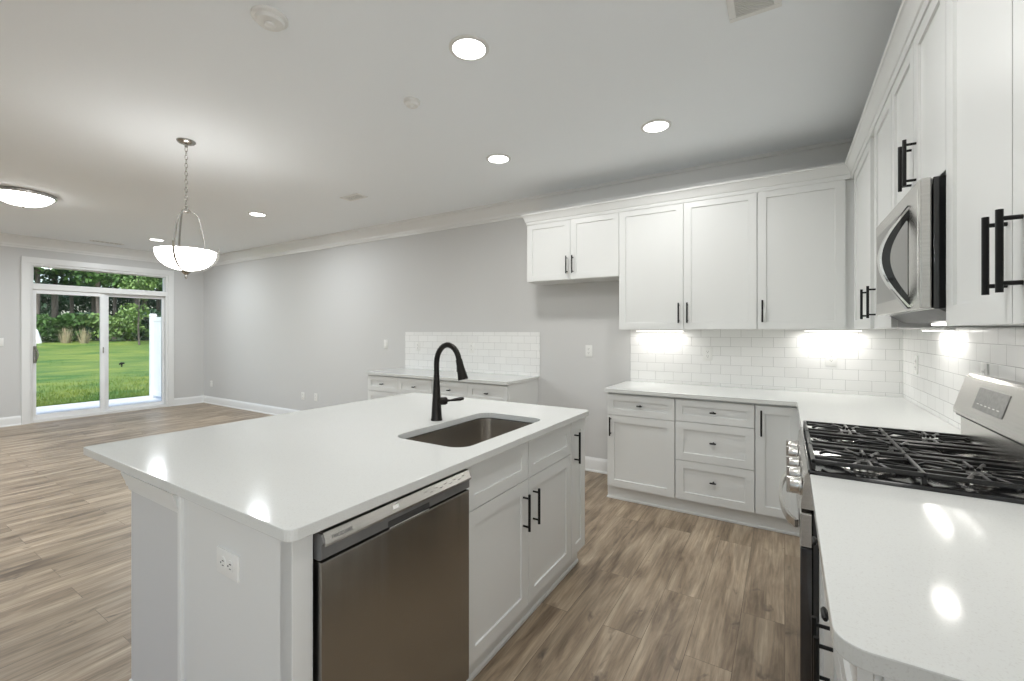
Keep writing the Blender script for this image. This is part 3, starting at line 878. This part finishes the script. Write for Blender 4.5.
# burners (thing > part > sub-part)
for (bx, by, br) in ((0.15, 0.18, 0.052), (0.15, 0.45, 0.040), (rw/2, 0.315, 0.056), (rw-0.15, 0.18, 0.056), (rw-0.15, 0.45, 0.040)):
    w = MB().lathe([(br+0.022, 0.0), (br+0.018, 0.005), (br, 0.007), (br, 0.016), (0.0001, 0.016)], 28)
    b = w.done('burner', 'steel_h', rg); b.location = (bx, by, 0.926)
    w = MB().lathe([(br*0.80, 0.016), (br*0.80, 0.022), (br*0.70, 0.025), (0.0001, 0.025)], 28)
    w.done('burner_cap', 'iron', b)
# continuous grates: three sections
gz0, gz1 = 0.946, 0.960
for gi in range(3):
    a = 0.012+gi*(rw-0.024)/3+0.002; b = 0.012+(gi+1)*(rw-0.024)/3-0.002
    y0_, y1_ = 0.030, rdp-0.075
    w = MB()
    for yy in (y0_, y1_-0.012): w.box(a, b, yy, yy+0.012, gz0, gz1, 0.003)
    for xx in (a, b-0.012): w.box(xx, xx+0.012, y0_, y1_, gz0, gz1, 0.003)
    for xx in (a, b-0.012):
        for yy in (y0_, (y0_+y1_)/2-0.006, y1_-0.012): w.box(xx, xx+0.012, yy, yy+0.012, 0.926, gz0+0.002, 0.002)
    xm = (a+b)/2
    cs_ = [(y0_+y1_)*0.27+0.02, (y0_+y1_)*0.76-0.02] if gi != 1 else [(y0_+y1_)/2]
    for q in (0.25, 0.75):
        w.box(a+(b-a)*q-0.005, a+(b-a)*q+0.005, y0_+0.01, y1_-0.01, gz0+0.002, gz1-0.001, 0.002)
    for cy in cs_:
        for ang_ in range(8):
            aa = ang_*PI/4+PI/8
            d = Vector((math.cos(aa), math.sin(aa), 0))
            p0 = Vector((xm, cy, gz1-0.006))+d*0.032; p1 = Vector((xm, cy, gz1-0.006))+d*0.115
            w.tube([p0, p1, p1+d*0.02-Vector((0, 0, 0.012))], [0.006, 0.006, 0.005], 6)
        w.box(a+0.01, xm-0.03, cy-0.005, cy+0.005, gz0+0.002, gz1, 0.002); w.box(xm+0.03, b-0.01, cy-0.005, cy+0.005, gz0+0.002, gz1, 0.002)
    for yy in ((y0_+y1_)/2-0.006,):
        w.box(a, b, yy, yy+0.012, gz0, gz1, 0.003)
    w.done('grate', 'iron', rg)
# backguard: recessed riser, black seam, leaning head with display
w = MB(); w.box(0.002, rw-0.002, 0.572, rdp-0.002, 0.905, 1.050, 0.003)
bgd = w.done('backguard', 'steel_h', rg)
prof = [(0.550, 1.050), (0.550, 1.064), (0.588, 1.200), (0.600, 1.210), (0.625, 1.212), (rdp-0.001, 1.200), (rdp-0.001, 1.051)]
w = MB(); w.prism(prof, 0.0, rw, 'yz'); hd_ = w.done('control_head', 'steel_h', bgd, sharp=20)
w = MB(); w.box(0.002, rw-0.002, 0.558, 0.60, 1.040, 1.050); w.done('seam', 'slot', bgd)
sl = math.atan2(0.136, 0.038)
o = MB().box(0, 0.265, -0.001, 0.001, 0, 0.082, 0.0008).done('display', 'display', hd_)
o.location = (0.19, 0.550+0.038*0.22-0.001, 1.064+0.136*0.22); o.rotation_euler = (-(PI/2-sl), 0, 0)
w = MB()
for k in range(6): w.box(0.030+k*0.036, 0.048+k*0.036, -0.0014, -0.0009, 0.020, 0.023)
w.done('marking', 'plate', o)

# ------------------------------------------------------------------ microwave
XM = 0.345
mw = thing('microwave', 'stainless over-the-range microwave with large bowed handle', 'microwave', (XM, 2.514, 0), R90)
mwid = 2.514-1.768
md = XR-0.009-XM
MB().box(0.002, mwid-0.001, 0.030, md, 1.450, 1.842, 0.002).done('case', 'enamel', mw)
w = MB(); w.box(0.0, mwid, 0.0, 0.027, 1.452, 1.842, 0.004, 2)
dr = w.done('door', 'steel_h', mw, sharp=12)
MB().box(0.035, mwid-0.145, -0.0015, 0.002, 1.500, 1.795, 0.001).done('door_window', 'smoke', dr)
MB().box(mwid-0.125, mwid-0.020, -0.0012, 0.002, 1.485, 1.815, 0.001).done('control_pad', 'steel_h', dr)
w = MB(); pts = []
for k in range(21):
    u = k/20; pts.append((0, -0.004-0.066*math.sin(PI*u), 1.462+u*0.325))
w.strap(pts, (1, 0, 0), 0.036, 0.024)
h = w.done('door_handle', 'enamel', dr, sharp=60); h.location = (0.597, 0.010, 0)
w = MB(); w.strap([(a_, b_*1.10-0.006, c_) for a_, b_, c_ in pts], (1, 0, 0), 0.040, 0.006)
w.done('handle_trim', 'chrome', h, sharp=60)
w = MB(); w.prism([(0.04, 1.452), (0.09, 1.418), (0.30, 1.408), (md, 1.408), (md, 1.452)], 0.01, mwid-0.008, 'yz')
ud = w.done('vent_hood', 'darkgrey', mw)
MB().box(0.34, 0.45, 0.110, 0.165, 1.403, 1.412, 0.002).done('hood_lamp', 'barlight', ud)
for xx in (0.395,):
    a = area('hood_light', (xx, 0.137, 1.400), (0, 0, -1), 0.10, 0.05, 0.9*LW['strip'], (1, 0.96, 0.9)); a.parent = mw

# ------------------------------------------------------------------ ceiling fittings
CW = (1.0, 0.995, 0.975)
def can_light(label, x, y, power, rscale=1.0, lit=True):
    cw = CW if x > -4 else (0.91, 0.965, 1.0)
    o = thing('recessed_light', label, 'light', (x, y, ZC), 0)
    R1, R2 = 0.100*rscale, 0.080*rscale
    MB().lathe([(R1, 0.0), (R1, -0.004), (R1-0.006, -0.008), (R2+0.002, -0.009), (R2, -0.004), (R2, 0.0)], 32).done('trim_ring', 'plate', o)
    MB().lathe([(R2+0.001, -0.001), (R2+0.001, -0.005), (0.0001, -0.0065)], 32).done('diffuser', 'lamp', o)
    if lit:
        a = area('downlight', (0, 0, -0.012), (0, 0, -1), 0.15, 0.15, power, cw, 'DISK'); a.parent = o
    return o
can_light('lit recessed ceiling light above the island sink, largest of the ceiling discs', -1.333, 1.747, LW['can_near'])
can_light('lit recessed ceiling light in front of the tall wall cabinets', -0.750, 3.086, LW['can_near'])
can_light('lit recessed ceiling light in front of the refrigerator gap', -1.982, 2.992, LW['can_near'])
can_light('lit recessed ceiling light near the long wall beyond the pendant', -5.381, 2.885, LW['can_far'])
can_light('lit recessed ceiling light seen just beside the pendant bowl, near the glass door', -8.20, 2.875, LW['can_far']*1.2)
can_light('lit recessed ceiling light over the aisle just above the view', -0.25, 1.25, LW['can_aisle'])  # unseen lamp, added to brighten the aisle and island doors
can_light('recessed ceiling light at the middle of the living room, out of view', -5.4, 0.1, LW['can_living'])  # unseen lamp, added to brighten the living room end
can_light('recessed ceiling light at the far side of the living room, out of view', -8.2, -0.2, LW['can_living'])  # second unseen lamp, added to lift the living room brightness

def vent(label, x0, x1, y0, y1, slats, axis='y', m='ventgrey'):
    cx, cy = (x0+x1)/2, (y0+y1)/2
    o = thing('ceiling_vent', label, 'vent', (cx, cy, ZC))
    hx_, hy_ = (x1-x0)/2, (y1-y0)/2; f = 0.028
    w = MB()
    w.box(-hx_, hx_, -hy_, -hy_+f, -0.008, 0, 0.002).box(-hx_, hx_, hy_-f, hy_, -0.008, 0, 0.002)
    w.box(-hx_, -hx_+f, -hy_+f, hy_-f, -0.008, 0, 0.002).box(hx_-f, hx_, -hy_+f, hy_-f, -0.008, 0, 0.002)
    w.done('frame', 'plate', o)
    MB().box(-hx_+f, hx_-f, -hy_+f, hy_-f, -0.002, 0).done('backing', m, o)
    w = MB()
    for k in range(slats):
        u = -hy_+f+(k+0.5)*(2*hy_-2*f)/slats
        w.box(-hx_+f, hx_-f, u-0.0022, u+0.0022, -0.007, -0.002)
    w.done('louvre', 'plate', o)
    return o
vent('white slatted air register in the ceiling over the kitchen aisle', -0.212, -0.01, 1.866, 2.226, 26)
vent('small ceiling register beyond the island near the long wall', -3.98, -3.70, 2.98, 3.12, 5)
vent('thin ceiling register close to the glass door', -9.18, -9.06, 2.35, 2.75, 6)

def detector(label, x, y, rad):
    o = thing('smoke_detector', label, 'detector', (x, y, ZC))
    MB().lathe([(rad, 0), (rad, -0.010), (rad*0.94, -0.014), (rad*0.80, -0.016), (rad*0.78, -0.024), (rad*0.72, -0.030), (rad*0.45, -0.034), (0.0001, -0.035)], 32).done('cover', 'plate', o)
    MB().lathe([(rad*0.30, -0.033), (rad*0.28, -0.042), (rad*0.12, -0.046), (0.0001, -0.047)], 20).done('sensor', 'plate', o)
detector('round white detector on the ceiling straight above the island near edge', -1.96, 1.105, 0.075)
detector('smaller round white detector between the island light and the refrigerator gap light', -1.937, 1.966, 0.050)

# flush ceiling light
fl = thing('flush_ceiling_light', 'lit white glass bowl light flush to the living room ceiling', 'light', (-6.60, 1.19, ZC))
MB().lathe([(0.245, 0.0), (0.25, -0.010), (0.245, -0.028), (0.228, -0.034), (0.222, -0.022), (0.222, 0)], 40).done('rim', 'nickel', fl)
MB().lathe([(0.225, -0.026), (0.205, -0.058), (0.165, -0.092), (0.11, -0.116), (0.05, -0.128), (0.0001, -0.131)], 40).done('glass_bowl', 'bowl', fl)
MB().lathe([(0.012, -0.129), (0.012, -0.137), (0.006, -0.145), (0.0001, -0.148)], 14).done('finial', 'nickel', fl)
# pendant
PX, PY = -3.765, 1.50
pd = thing('pendant_light', 'brushed nickel pendant with lit white glass bowl hanging past the island', 'light', (PX, PY, ZC))
MB().lathe([(0.060, 0.0), (0.060, -0.006), (0.052, -0.016), (0.030, -0.024), (0.012, -0.028), (0.010, -0.045), (0.0001, -0.046)], 32).done('ceiling_canopy', 'nickel', pd)
w = MB(); z = -0.045; k = 0
while z > -0.49:
    pts = []
    for q in range(13):
        a = 2*PI*q/12; u = 0.0085*math.cos(a); v = 0.019*math.sin(a)
        pts.append((u, 0, z-0.017+v) if k % 2 else (0, u, z-0.017+v))
    w.tube(pts, 0.0020, 6, cap=False); z -= 0.030; k += 1
w.done('chain', 'nickel', pd)
HZ = -0.515
MB().lathe([(0.0001, HZ+0.035), (0.006, HZ+0.033), (0.007, HZ+0.018), (0.020, HZ+0.008), (0.030, HZ-0.004), (0.031, HZ-0.012), (0.014, HZ-0.018), (0.0001, HZ-0.020)], 24).done('hub', 'nickel', pd)
RZ, BZ = -0.818, -0.958             # bowl rim, bowl bottom (relative)
RB = 0.187
prof = []
for k in range(15):
    u = k/14; a = u*PI/2
    prof.append((RB*math.cos(a)**0.9 if k < 14 else 0.0001, RZ+(BZ-RZ)*math.sin(a)))
inner = [(max(r_-0.006, 0.0001), z_+0.006) for r_, z_ in prof[::-1]]
MB().lathe([(RB+0.002, RZ+0.004)]+prof+inner+[(RB-0.005, RZ+0.006)], 48).done('glass_bowl', 'bowl', pd)
for ad in (-42, 78, 198):
    a = math.radians(ad); d = Vector((math.cos(a), math.sin(a), 0)); side = Vector((-d.y, d.x, 0))
    ctl = [(0.012, HZ-0.010), (0.035, HZ-0.004), (0.058, HZ-0.014), (0.076, HZ-0.045), (0.092, HZ-0.11), (0.108, HZ-0.20), (0.118, HZ-0.29), (0.105, HZ-0.36), (0.02, BZ+0.02)]
    w = MB(); w.strap([d*r_+Vector((0, 0, z_)) for r_, z_ in ctl], side, 0.011, 0.005); w.done('arm', 'nickel', pd)
    w = MB(); pts = [d*(RB+0.018)+Vector((0, 0, RZ+0.042)), d*(RB+0.017)+Vector((0, 0, RZ+0.01))]
    for k in range(1, 14):
        u = k/14; aa = u*PI/2
        pts.append(d*(RB*math.cos(aa)**0.9+0.016)+Vector((0, 0, RZ+(BZ-RZ)*math.sin(aa)-0.006*u)))
    pts.append(d*0.008+Vector((0, 0, BZ-0.012)))
    w.strap(pts, side, 0.013, 0.006); w.done('strap', 'nickel', pd)
MB().lathe([(0.0001, BZ-0.002), (0.032, BZ-0.006), (0.030, BZ-0.012), (0.012, BZ-0.030), (0.007, BZ-0.034), (0.010, BZ-0.046), (0.006, BZ-0.058), (0.0001, BZ-0.062)], 20).done('finial', 'nickel', pd)

# ------------------------------------------------------------------ outlets and switches
def outlet(label, loc, rz, kind='outlet', gang=1, slot='slot'):
    """plate in the local xz plane facing -y"""
    o = thing('wall_'+kind if kind != 'outlet' else 'wall_outlet', label, kind, loc, rz)
    wv = 0.035*gang if gang == 1 else 0.058
    MB().box(-wv, wv, -0.006, 0.0, -0.0575, 0.0575, 0.002, 2).done('cover_plate', 'plate', o)
    for g in range(gang):
        gx = (g-(gang-1)/2)*0.046
        if kind == 'outlet':
            w = MB()
            for s_ in (-1, 1): w.lathe([(0.0165, -0.005), (0.0165, -0.0085), (0.0001, -0.0085)], 18, (gx, 0, s_*0.0195), 'y')
            w.done('receptacle', 'plate', o)
            w = MB()
            for s_ in (-1, 1):
                w.box(gx-0.0080, gx-0.0055, -0.0092, -0.008, s_*0.0195-0.001, s_*0.0195+0.008)
                w.box(gx+0.0050, gx+0.0070, -0.0092, -0.008, s_*0.0195-0.001, s_*0.0195+0.008)
                w.lathe([(0.0026, -0.008), (0.0026, -0.0092), (0.0001, -0.0092)], 8, (gx, 0, s_*0.0195-0.0075), 'y')
            w.done('slot', slot, o)
        else:
            MB().box(gx-0.0165, gx+0.0165, -0.0095, -0.005, -0.033, 0.033, 0.002).done('rocker', 'plate', o)
    return o
outlet('white switch on the long wall just before the separate counter', (-4.538, YB, 1.211), 0, 'switch')
outlet('white outlet on the grey wall of the refrigerator gap', (-1.654, YB, 1.186), 0)
outlet('low white outlet on the long wall, farther one of the close pair', (-6.39, YB, 0.372), 0)
outlet('low white outlet on the long wall, pair member nearer the separate counter', (-6.06, YB, 0.380), 0)
outlet('low white outlet beside the far corner of the room', (-9.30, YB, 0.381), 0)
outlet('white outlet in the tile under the tall two-door wall cabinet', (-0.563, YB-0.008, 1.186), 0)
outlet('white outlet in the tile under the corner wall cabinet', (0.299, YB-0.008, 1.179), 0)
outlet('white outlet in the low tile over the separate counter, nearer the refrigerator gap', (-3.10, YB-0.008, 1.19), 0)
outlet('white outlet in the low tile over the separate counter, near its far end', (-3.95, YB-0.008, 1.19), 0)
outlet('white outlet in the range wall tile nearer the corner', (XR-0.008, 3.72, 1.17), R90)
outlet('white outlet in the range wall tile just behind the stove', (XR-0.008, 2.60, 1.19), R90)
outlet('white outlet mounted sideways on the island end panel', (-1.306, YI0, 0.741), 0, 'outlet', 1).rotation_euler = (0, PI/2, 0)
outlet('white switch on the end wall beside the sliding glass door', (XL, 1.505, 1.227), PI/2, 'switch')

# ------------------------------------------------------------------ outside
def gz(x):                            # lawn height: rises gently away from the house
    return -0.07+max(0, (-12.5-x))*0.0302
w = MB()
nx, ny = 40, 24
grid = []
for i in range(nx+1):
    x = -12.45-i*(60/nx)
    grid.append([w.bm.verts.new((x, -25+j*(80/ny), gz(x)+0.05*math.sin(x*0.7+j*0.9))) if i else w.bm.verts.new((x, -25+j*(80/ny), -0.07)) for j in range(ny+1)])
for i in range(nx):
    for j in range(ny): w.bm.faces.new((grid[i][j], grid[i][j+1], grid[i+1][j+1], grid[i+1][j]))
ed = [w.bm.verts.new((-12.45, -25+j*(80/ny), -0.25)) for j in range(ny+1)]
for j in range(ny): w.bm.faces.new((grid[0][j], ed[j], ed[j+1], grid[0][j+1]))
struct(w.done('ground_lawn', 'lawn'), 'green mown lawn rising behind the patio slab', 'lawn')
struct(MB().box(-12.46, XL-T, -6, 10, -0.22, -0.10, 0.004).done('ground_patio_slab', 'concrete'), 'pale concrete patio slab outside the glass door', 'patio')
w = MB()
rnd = random.Random(3)
for k in range(9000):
    x = -12.42-rnd.random()**2*6; y = 0.8+rnd.random()*6; hgt = 0.03+rnd.random()*0.05; a = rnd.random()*PI
    dx, dy = math.cos(a)*0.008, math.sin(a)*0.008
    b0 = w.bm.verts.new((x-dx, y-dy, gz(x)-0.02)); b1 = w.bm.verts.new((x+dx, y+dy, gz(x)-0.02)); tp = w.bm.verts.new((x+rnd.uniform(-.03, .04), y+rnd.uniform(-.03, .03), gz(x)+hgt))
    w.bm.faces.new((b0, b1, tp))
o = w.done('grass_blades', 'lawn', recalc=False); o['kind'] = 'stuff'; o['label'] = 'short green grass blades at the lawn edge'; o['category'] = 'grass'

# privacy fence end
fn = thing('privacy_fence', 'white vinyl privacy fence with end post beside the patio', 'fence', (-11.95, 4.12, -0.10))
w = MB(); w.box(-0.05, 0.05, -0.05, 0.05, -0.05, 1.82, 0.004); w.prism([(-0.058, 1.82), (0.058, 1.82), (0, 1.87)], -0.058, 0.058, 'xz'); w.done('post', 'vinyl', fn)
w = MB()
w.box(0.05, 2.18, -0.022, 0.022, 0.06, 0.16, 0.003).box(0.05, 2.18, -0.022, 0.022, 1.70, 1.79, 0.003)
for k in range(14): w.box(0.066+k*0.152, 0.066+k*0.152+0.150, -0.012, 0.012, 0.16, 1.70, 0.002)
w.done('panel', 'vinyl', fn)
# small dark spigot in the lawn
sp_ = thing('garden_spigot', 'small black spigot standing in the lawn', 'spigot', (-19.1, 5.72, gz(-19.1)-0.05))
w = MB(); w.tube([(0, 0, 0), (0, 0, 0.20)], 0.02, 8); w.tube([(-0.05, -0.05, 0.19), (0.05, 0.05, 0.22)], 0.028, 8); w.done('pipe', 'black', sp_)
w = MB(); w.lathe([(0.045, 0.215), (0.05, 0.235), (0.01, 0.255)], 10); w.done('valve', 'black', sp_)
# white utility cover at the lawn edge
w = MB(); w.lathe([(0.26, 0), (0.20, 0.3), (0.12, 0.65), (0.06, 0.85), (0.001, 0.9)], 14)
tag(w.done('utility_cover', 'vinyl', loc=(-36.5, 7.1, gz(-36.5)-0.05)), 'white pointed cover at the far edge of the lawn', 'cover')

def leaves(w, rnd, c, r, n, size):
    for _ in range(n):
        d = Vector((rnd.gauss(0, 1), rnd.gauss(0, 1), rnd.gauss(0, 1))).normalized()*(rnd.random()**0.45)
        p = Vector((c[0]+d.x*r[0], c[1]+d.y*r[1], c[2]+d.z*r[2]))
        a = Vector((rnd.gauss(0, 1), rnd.gauss(0, 1), rnd.gauss(0, 1))).normalized()
        b = a.orthogonal().normalized(); s_ = size*(0.6+0.8*rnd.random())
        a *= s_; b *= s_*0.55
        vs = [w.bm.verts.new(q) for q in (p-a, p+b, p+a, p-b)]
        w.bm.faces.new(vs)
def tree(label, x, y, h, tr, crown, m, seed, size=0.16, name='tree', group='trees beyond the lawn'):
    rnd = random.Random(seed)
    base = gz(x)-0.15
    o = thing(name, label, 'tree', (x, y, base), 0)
    w = MB()
    lean = (rnd.uniform(-.25, .25), rnd.uniform(-.25, .25))
    pts = [(lean[0]*u*u, lean[1]*u*u+0.06*math.sin(u*6+seed), u*h) for u in (0, .1, .25, .45, .65, .85, 1)]
    w.tube(pts, [tr*1.3, tr, tr*.92, tr*.8, tr*.62, tr*.4, tr*.15], 9)
    for k in range(5):
        zb = h*(0.35+0.1*k); a = rnd.random()*6.28; L_ = h*0.13
        w.tube([(0, 0, zb), (math.cos(a)*L_, math.sin(a)*L_, zb+L_*0.5)], [tr*0.3, tr*0.08], 5)
    w.done('trunk', 'bark', o)
    w = MB()
    for (cx, cy, cz, rx, rz_, n) in crown(rnd):
        leaves(w, rnd, (cx, cy, cz), (rx, rx, rz_), n, size)
    w.done('foliage', m, o, recalc=False)
    return o
def pine_crown(h, lo):
    def f(rnd):
        out = []
        for k in range(16):
            z_ = h*(lo+(0.98-lo)*rnd.random()); a = rnd.random()*6.28; q = rnd.random()*1.7
            out.append((math.cos(a)*q, math.sin(a)*q, z_, 0.9+rnd.random()*0.8, 0.45+rnd.random()*0.4, 150))
        return out
    return f
def bushy(h, wd):
    def f(rnd):
        out = []
        for k in range(14):
            a = rnd.random()*6.28; q = rnd.random()*wd*0.6
            out.append((math.cos(a)*q, math.sin(a)*q, h*(0.25+0.65*rnd.random()), wd*0.42, h*0.16, 190))
        return out
    return f
# direction from the camera through the glass: y = x * tan, x = -40 -> y 7.5..15
kinds = ['tall pine with a bare dark trunk', 'tall pine with a thick grey trunk', 'slender pine with a thin straight trunk']
spots = [(-41, 8.0, 0.17), (-43, 9.2, 0.24), (-44, 10.3, 0.15), (-40, 10.75, 0.20), (-46, 12.1, 0.18), (-42, 12.2, 0.17), (-41, 13.15, 0.22), (-45, 14.9, 0.20), (-40, 14.6, 0.16), (-47, 16.6, 0.22), (-42, 6.4, 0.2), (-43, 17.5, 0.2)]
where = ['at the door handle side of the view', 'behind the sliding sash, second along', 'deep between two trunks', 'in the middle of the sliding sash', 'deep behind the meeting stile', 'just past the meeting stile',
         'left of the light green sapling', 'deep behind the sapling', 'beside the sapling', 'deep behind the fence post', 'before the first trunk', 'past the fence post']
for i, (x, y, tr) in enumerate(spots):
    tree('%s %s' % (kinds[i % 3], where[i]), x, y, 13+(i*37 % 5), tr*0.75, pine_crown(13, 0.27), 'leaf_dark' if i % 3 else 'leaf_mid', 100+i, 0.17, 'pine_tree')
sh = [(-37.5, 7.0, 2.0, 1.4, 'leaf_mid', 'broad green shrub by the white cover'), (-38, 8.7, 2.0, 1.3, 'leaf_mid', 'low green shrub left of the middle trunks'), (-38.5, 9.7, 2.1, 1.5, 'leaf_dark', 'dark rounded shrub behind the sliding sash'),
      (-37.5, 10.6, 2.0, 1.4, 'leaf_light', 'pale green low shrub before the meeting stile'), (-38, 11.7, 2.3, 1.4, 'leaf_light', 'pale green shrub just past the meeting stile'), (-38.5, 12.8, 2.4, 1.4, 'leaf_dark', 'dark shrub at the foot of the sapling'),
      (-38, 13.9, 2.2, 1.5, 'leaf_mid', 'green shrub beside the fence post'), (-50, 10, 5.0, 2.6, 'leaf_dark', 'large dark thicket shrub behind the first pines'), (-51, 13, 5.4, 2.8, 'leaf_dark', 'large dark thicket shrub behind the middle pines'),
      (-51, 16, 5.6, 2.8, 'leaf_dark', 'large dark thicket shrub behind the last pines'), (-51, 19, 5.2, 2.8, 'leaf_dark', 'large dark thicket shrub past the fence'), (-50, 7, 4.8, 2.6, 'leaf_dark', 'large dark thicket shrub before the first pine')]
for i, (x, y, h_, wd_, m_, lb) in enumerate(sh):
    rnd = random.Random(500+i)
    o = thing('bush', lb, 'bush', (x, y, gz(x)-0.15))
    w = MB()
    for k in range(5): w.tube([(0, 0, 0), (rnd.uniform(-.5, .5), rnd.uniform(-.5, .5), h_*0.6)], [0.05, 0.02], 5)
    w.done('stem', 'bark', o)
    w = MB()
    for (cx, cy, cz, rx, rz_, n) in bushy(h_, wd_)(rnd): leaves(w, rnd, (cx, cy, cz*0.9), (rx, rx, rz_*1.2), n, 0.13)
    w.done('foliage', m_, o, recalc=False)
tree('light green sapling standing on the lawn edge before the pines', -34, 11.05, 4.6, 0.05, lambda r_: [(r_.uniform(-.6, .6), r_.uniform(-.6, .6), 1.9+2.4*r_.random(), 0.6, 0.45, 110) for _ in range(9)], 'leaf_light', 41, 0.10, 'sapling')
for i, (x, y) in enumerate(((-36.2, 8.25), (-36.0, 9.0))):
    w = MB(); rnd = random.Random(70+i)
    for k in range(160):
        a = rnd.random()*6.28; q = rnd.random()*0.35
        b = Vector((q*math.cos(a)*.5, q*math.sin(a)*.5, 0)); tp = Vector((q*math.cos(a)*1.4, q*math.sin(a)*1.4, 0.5+rnd.random()*0.6))
        s_ = Vector((-math.sin(a), math.cos(a), 0))*0.02
        w.bm.faces.new([w.bm.verts.new(v) for v in (b-s_, b+s_, tp)])
    o = w.done('ornamental_grass', 'straw', loc=(x, y, gz(x)-0.05), recalc=False)
    tag(o, ['tuft of straw-coloured grass next to the white cover', 'tuft of straw-coloured grass farther from the white cover'][i], 'grass')
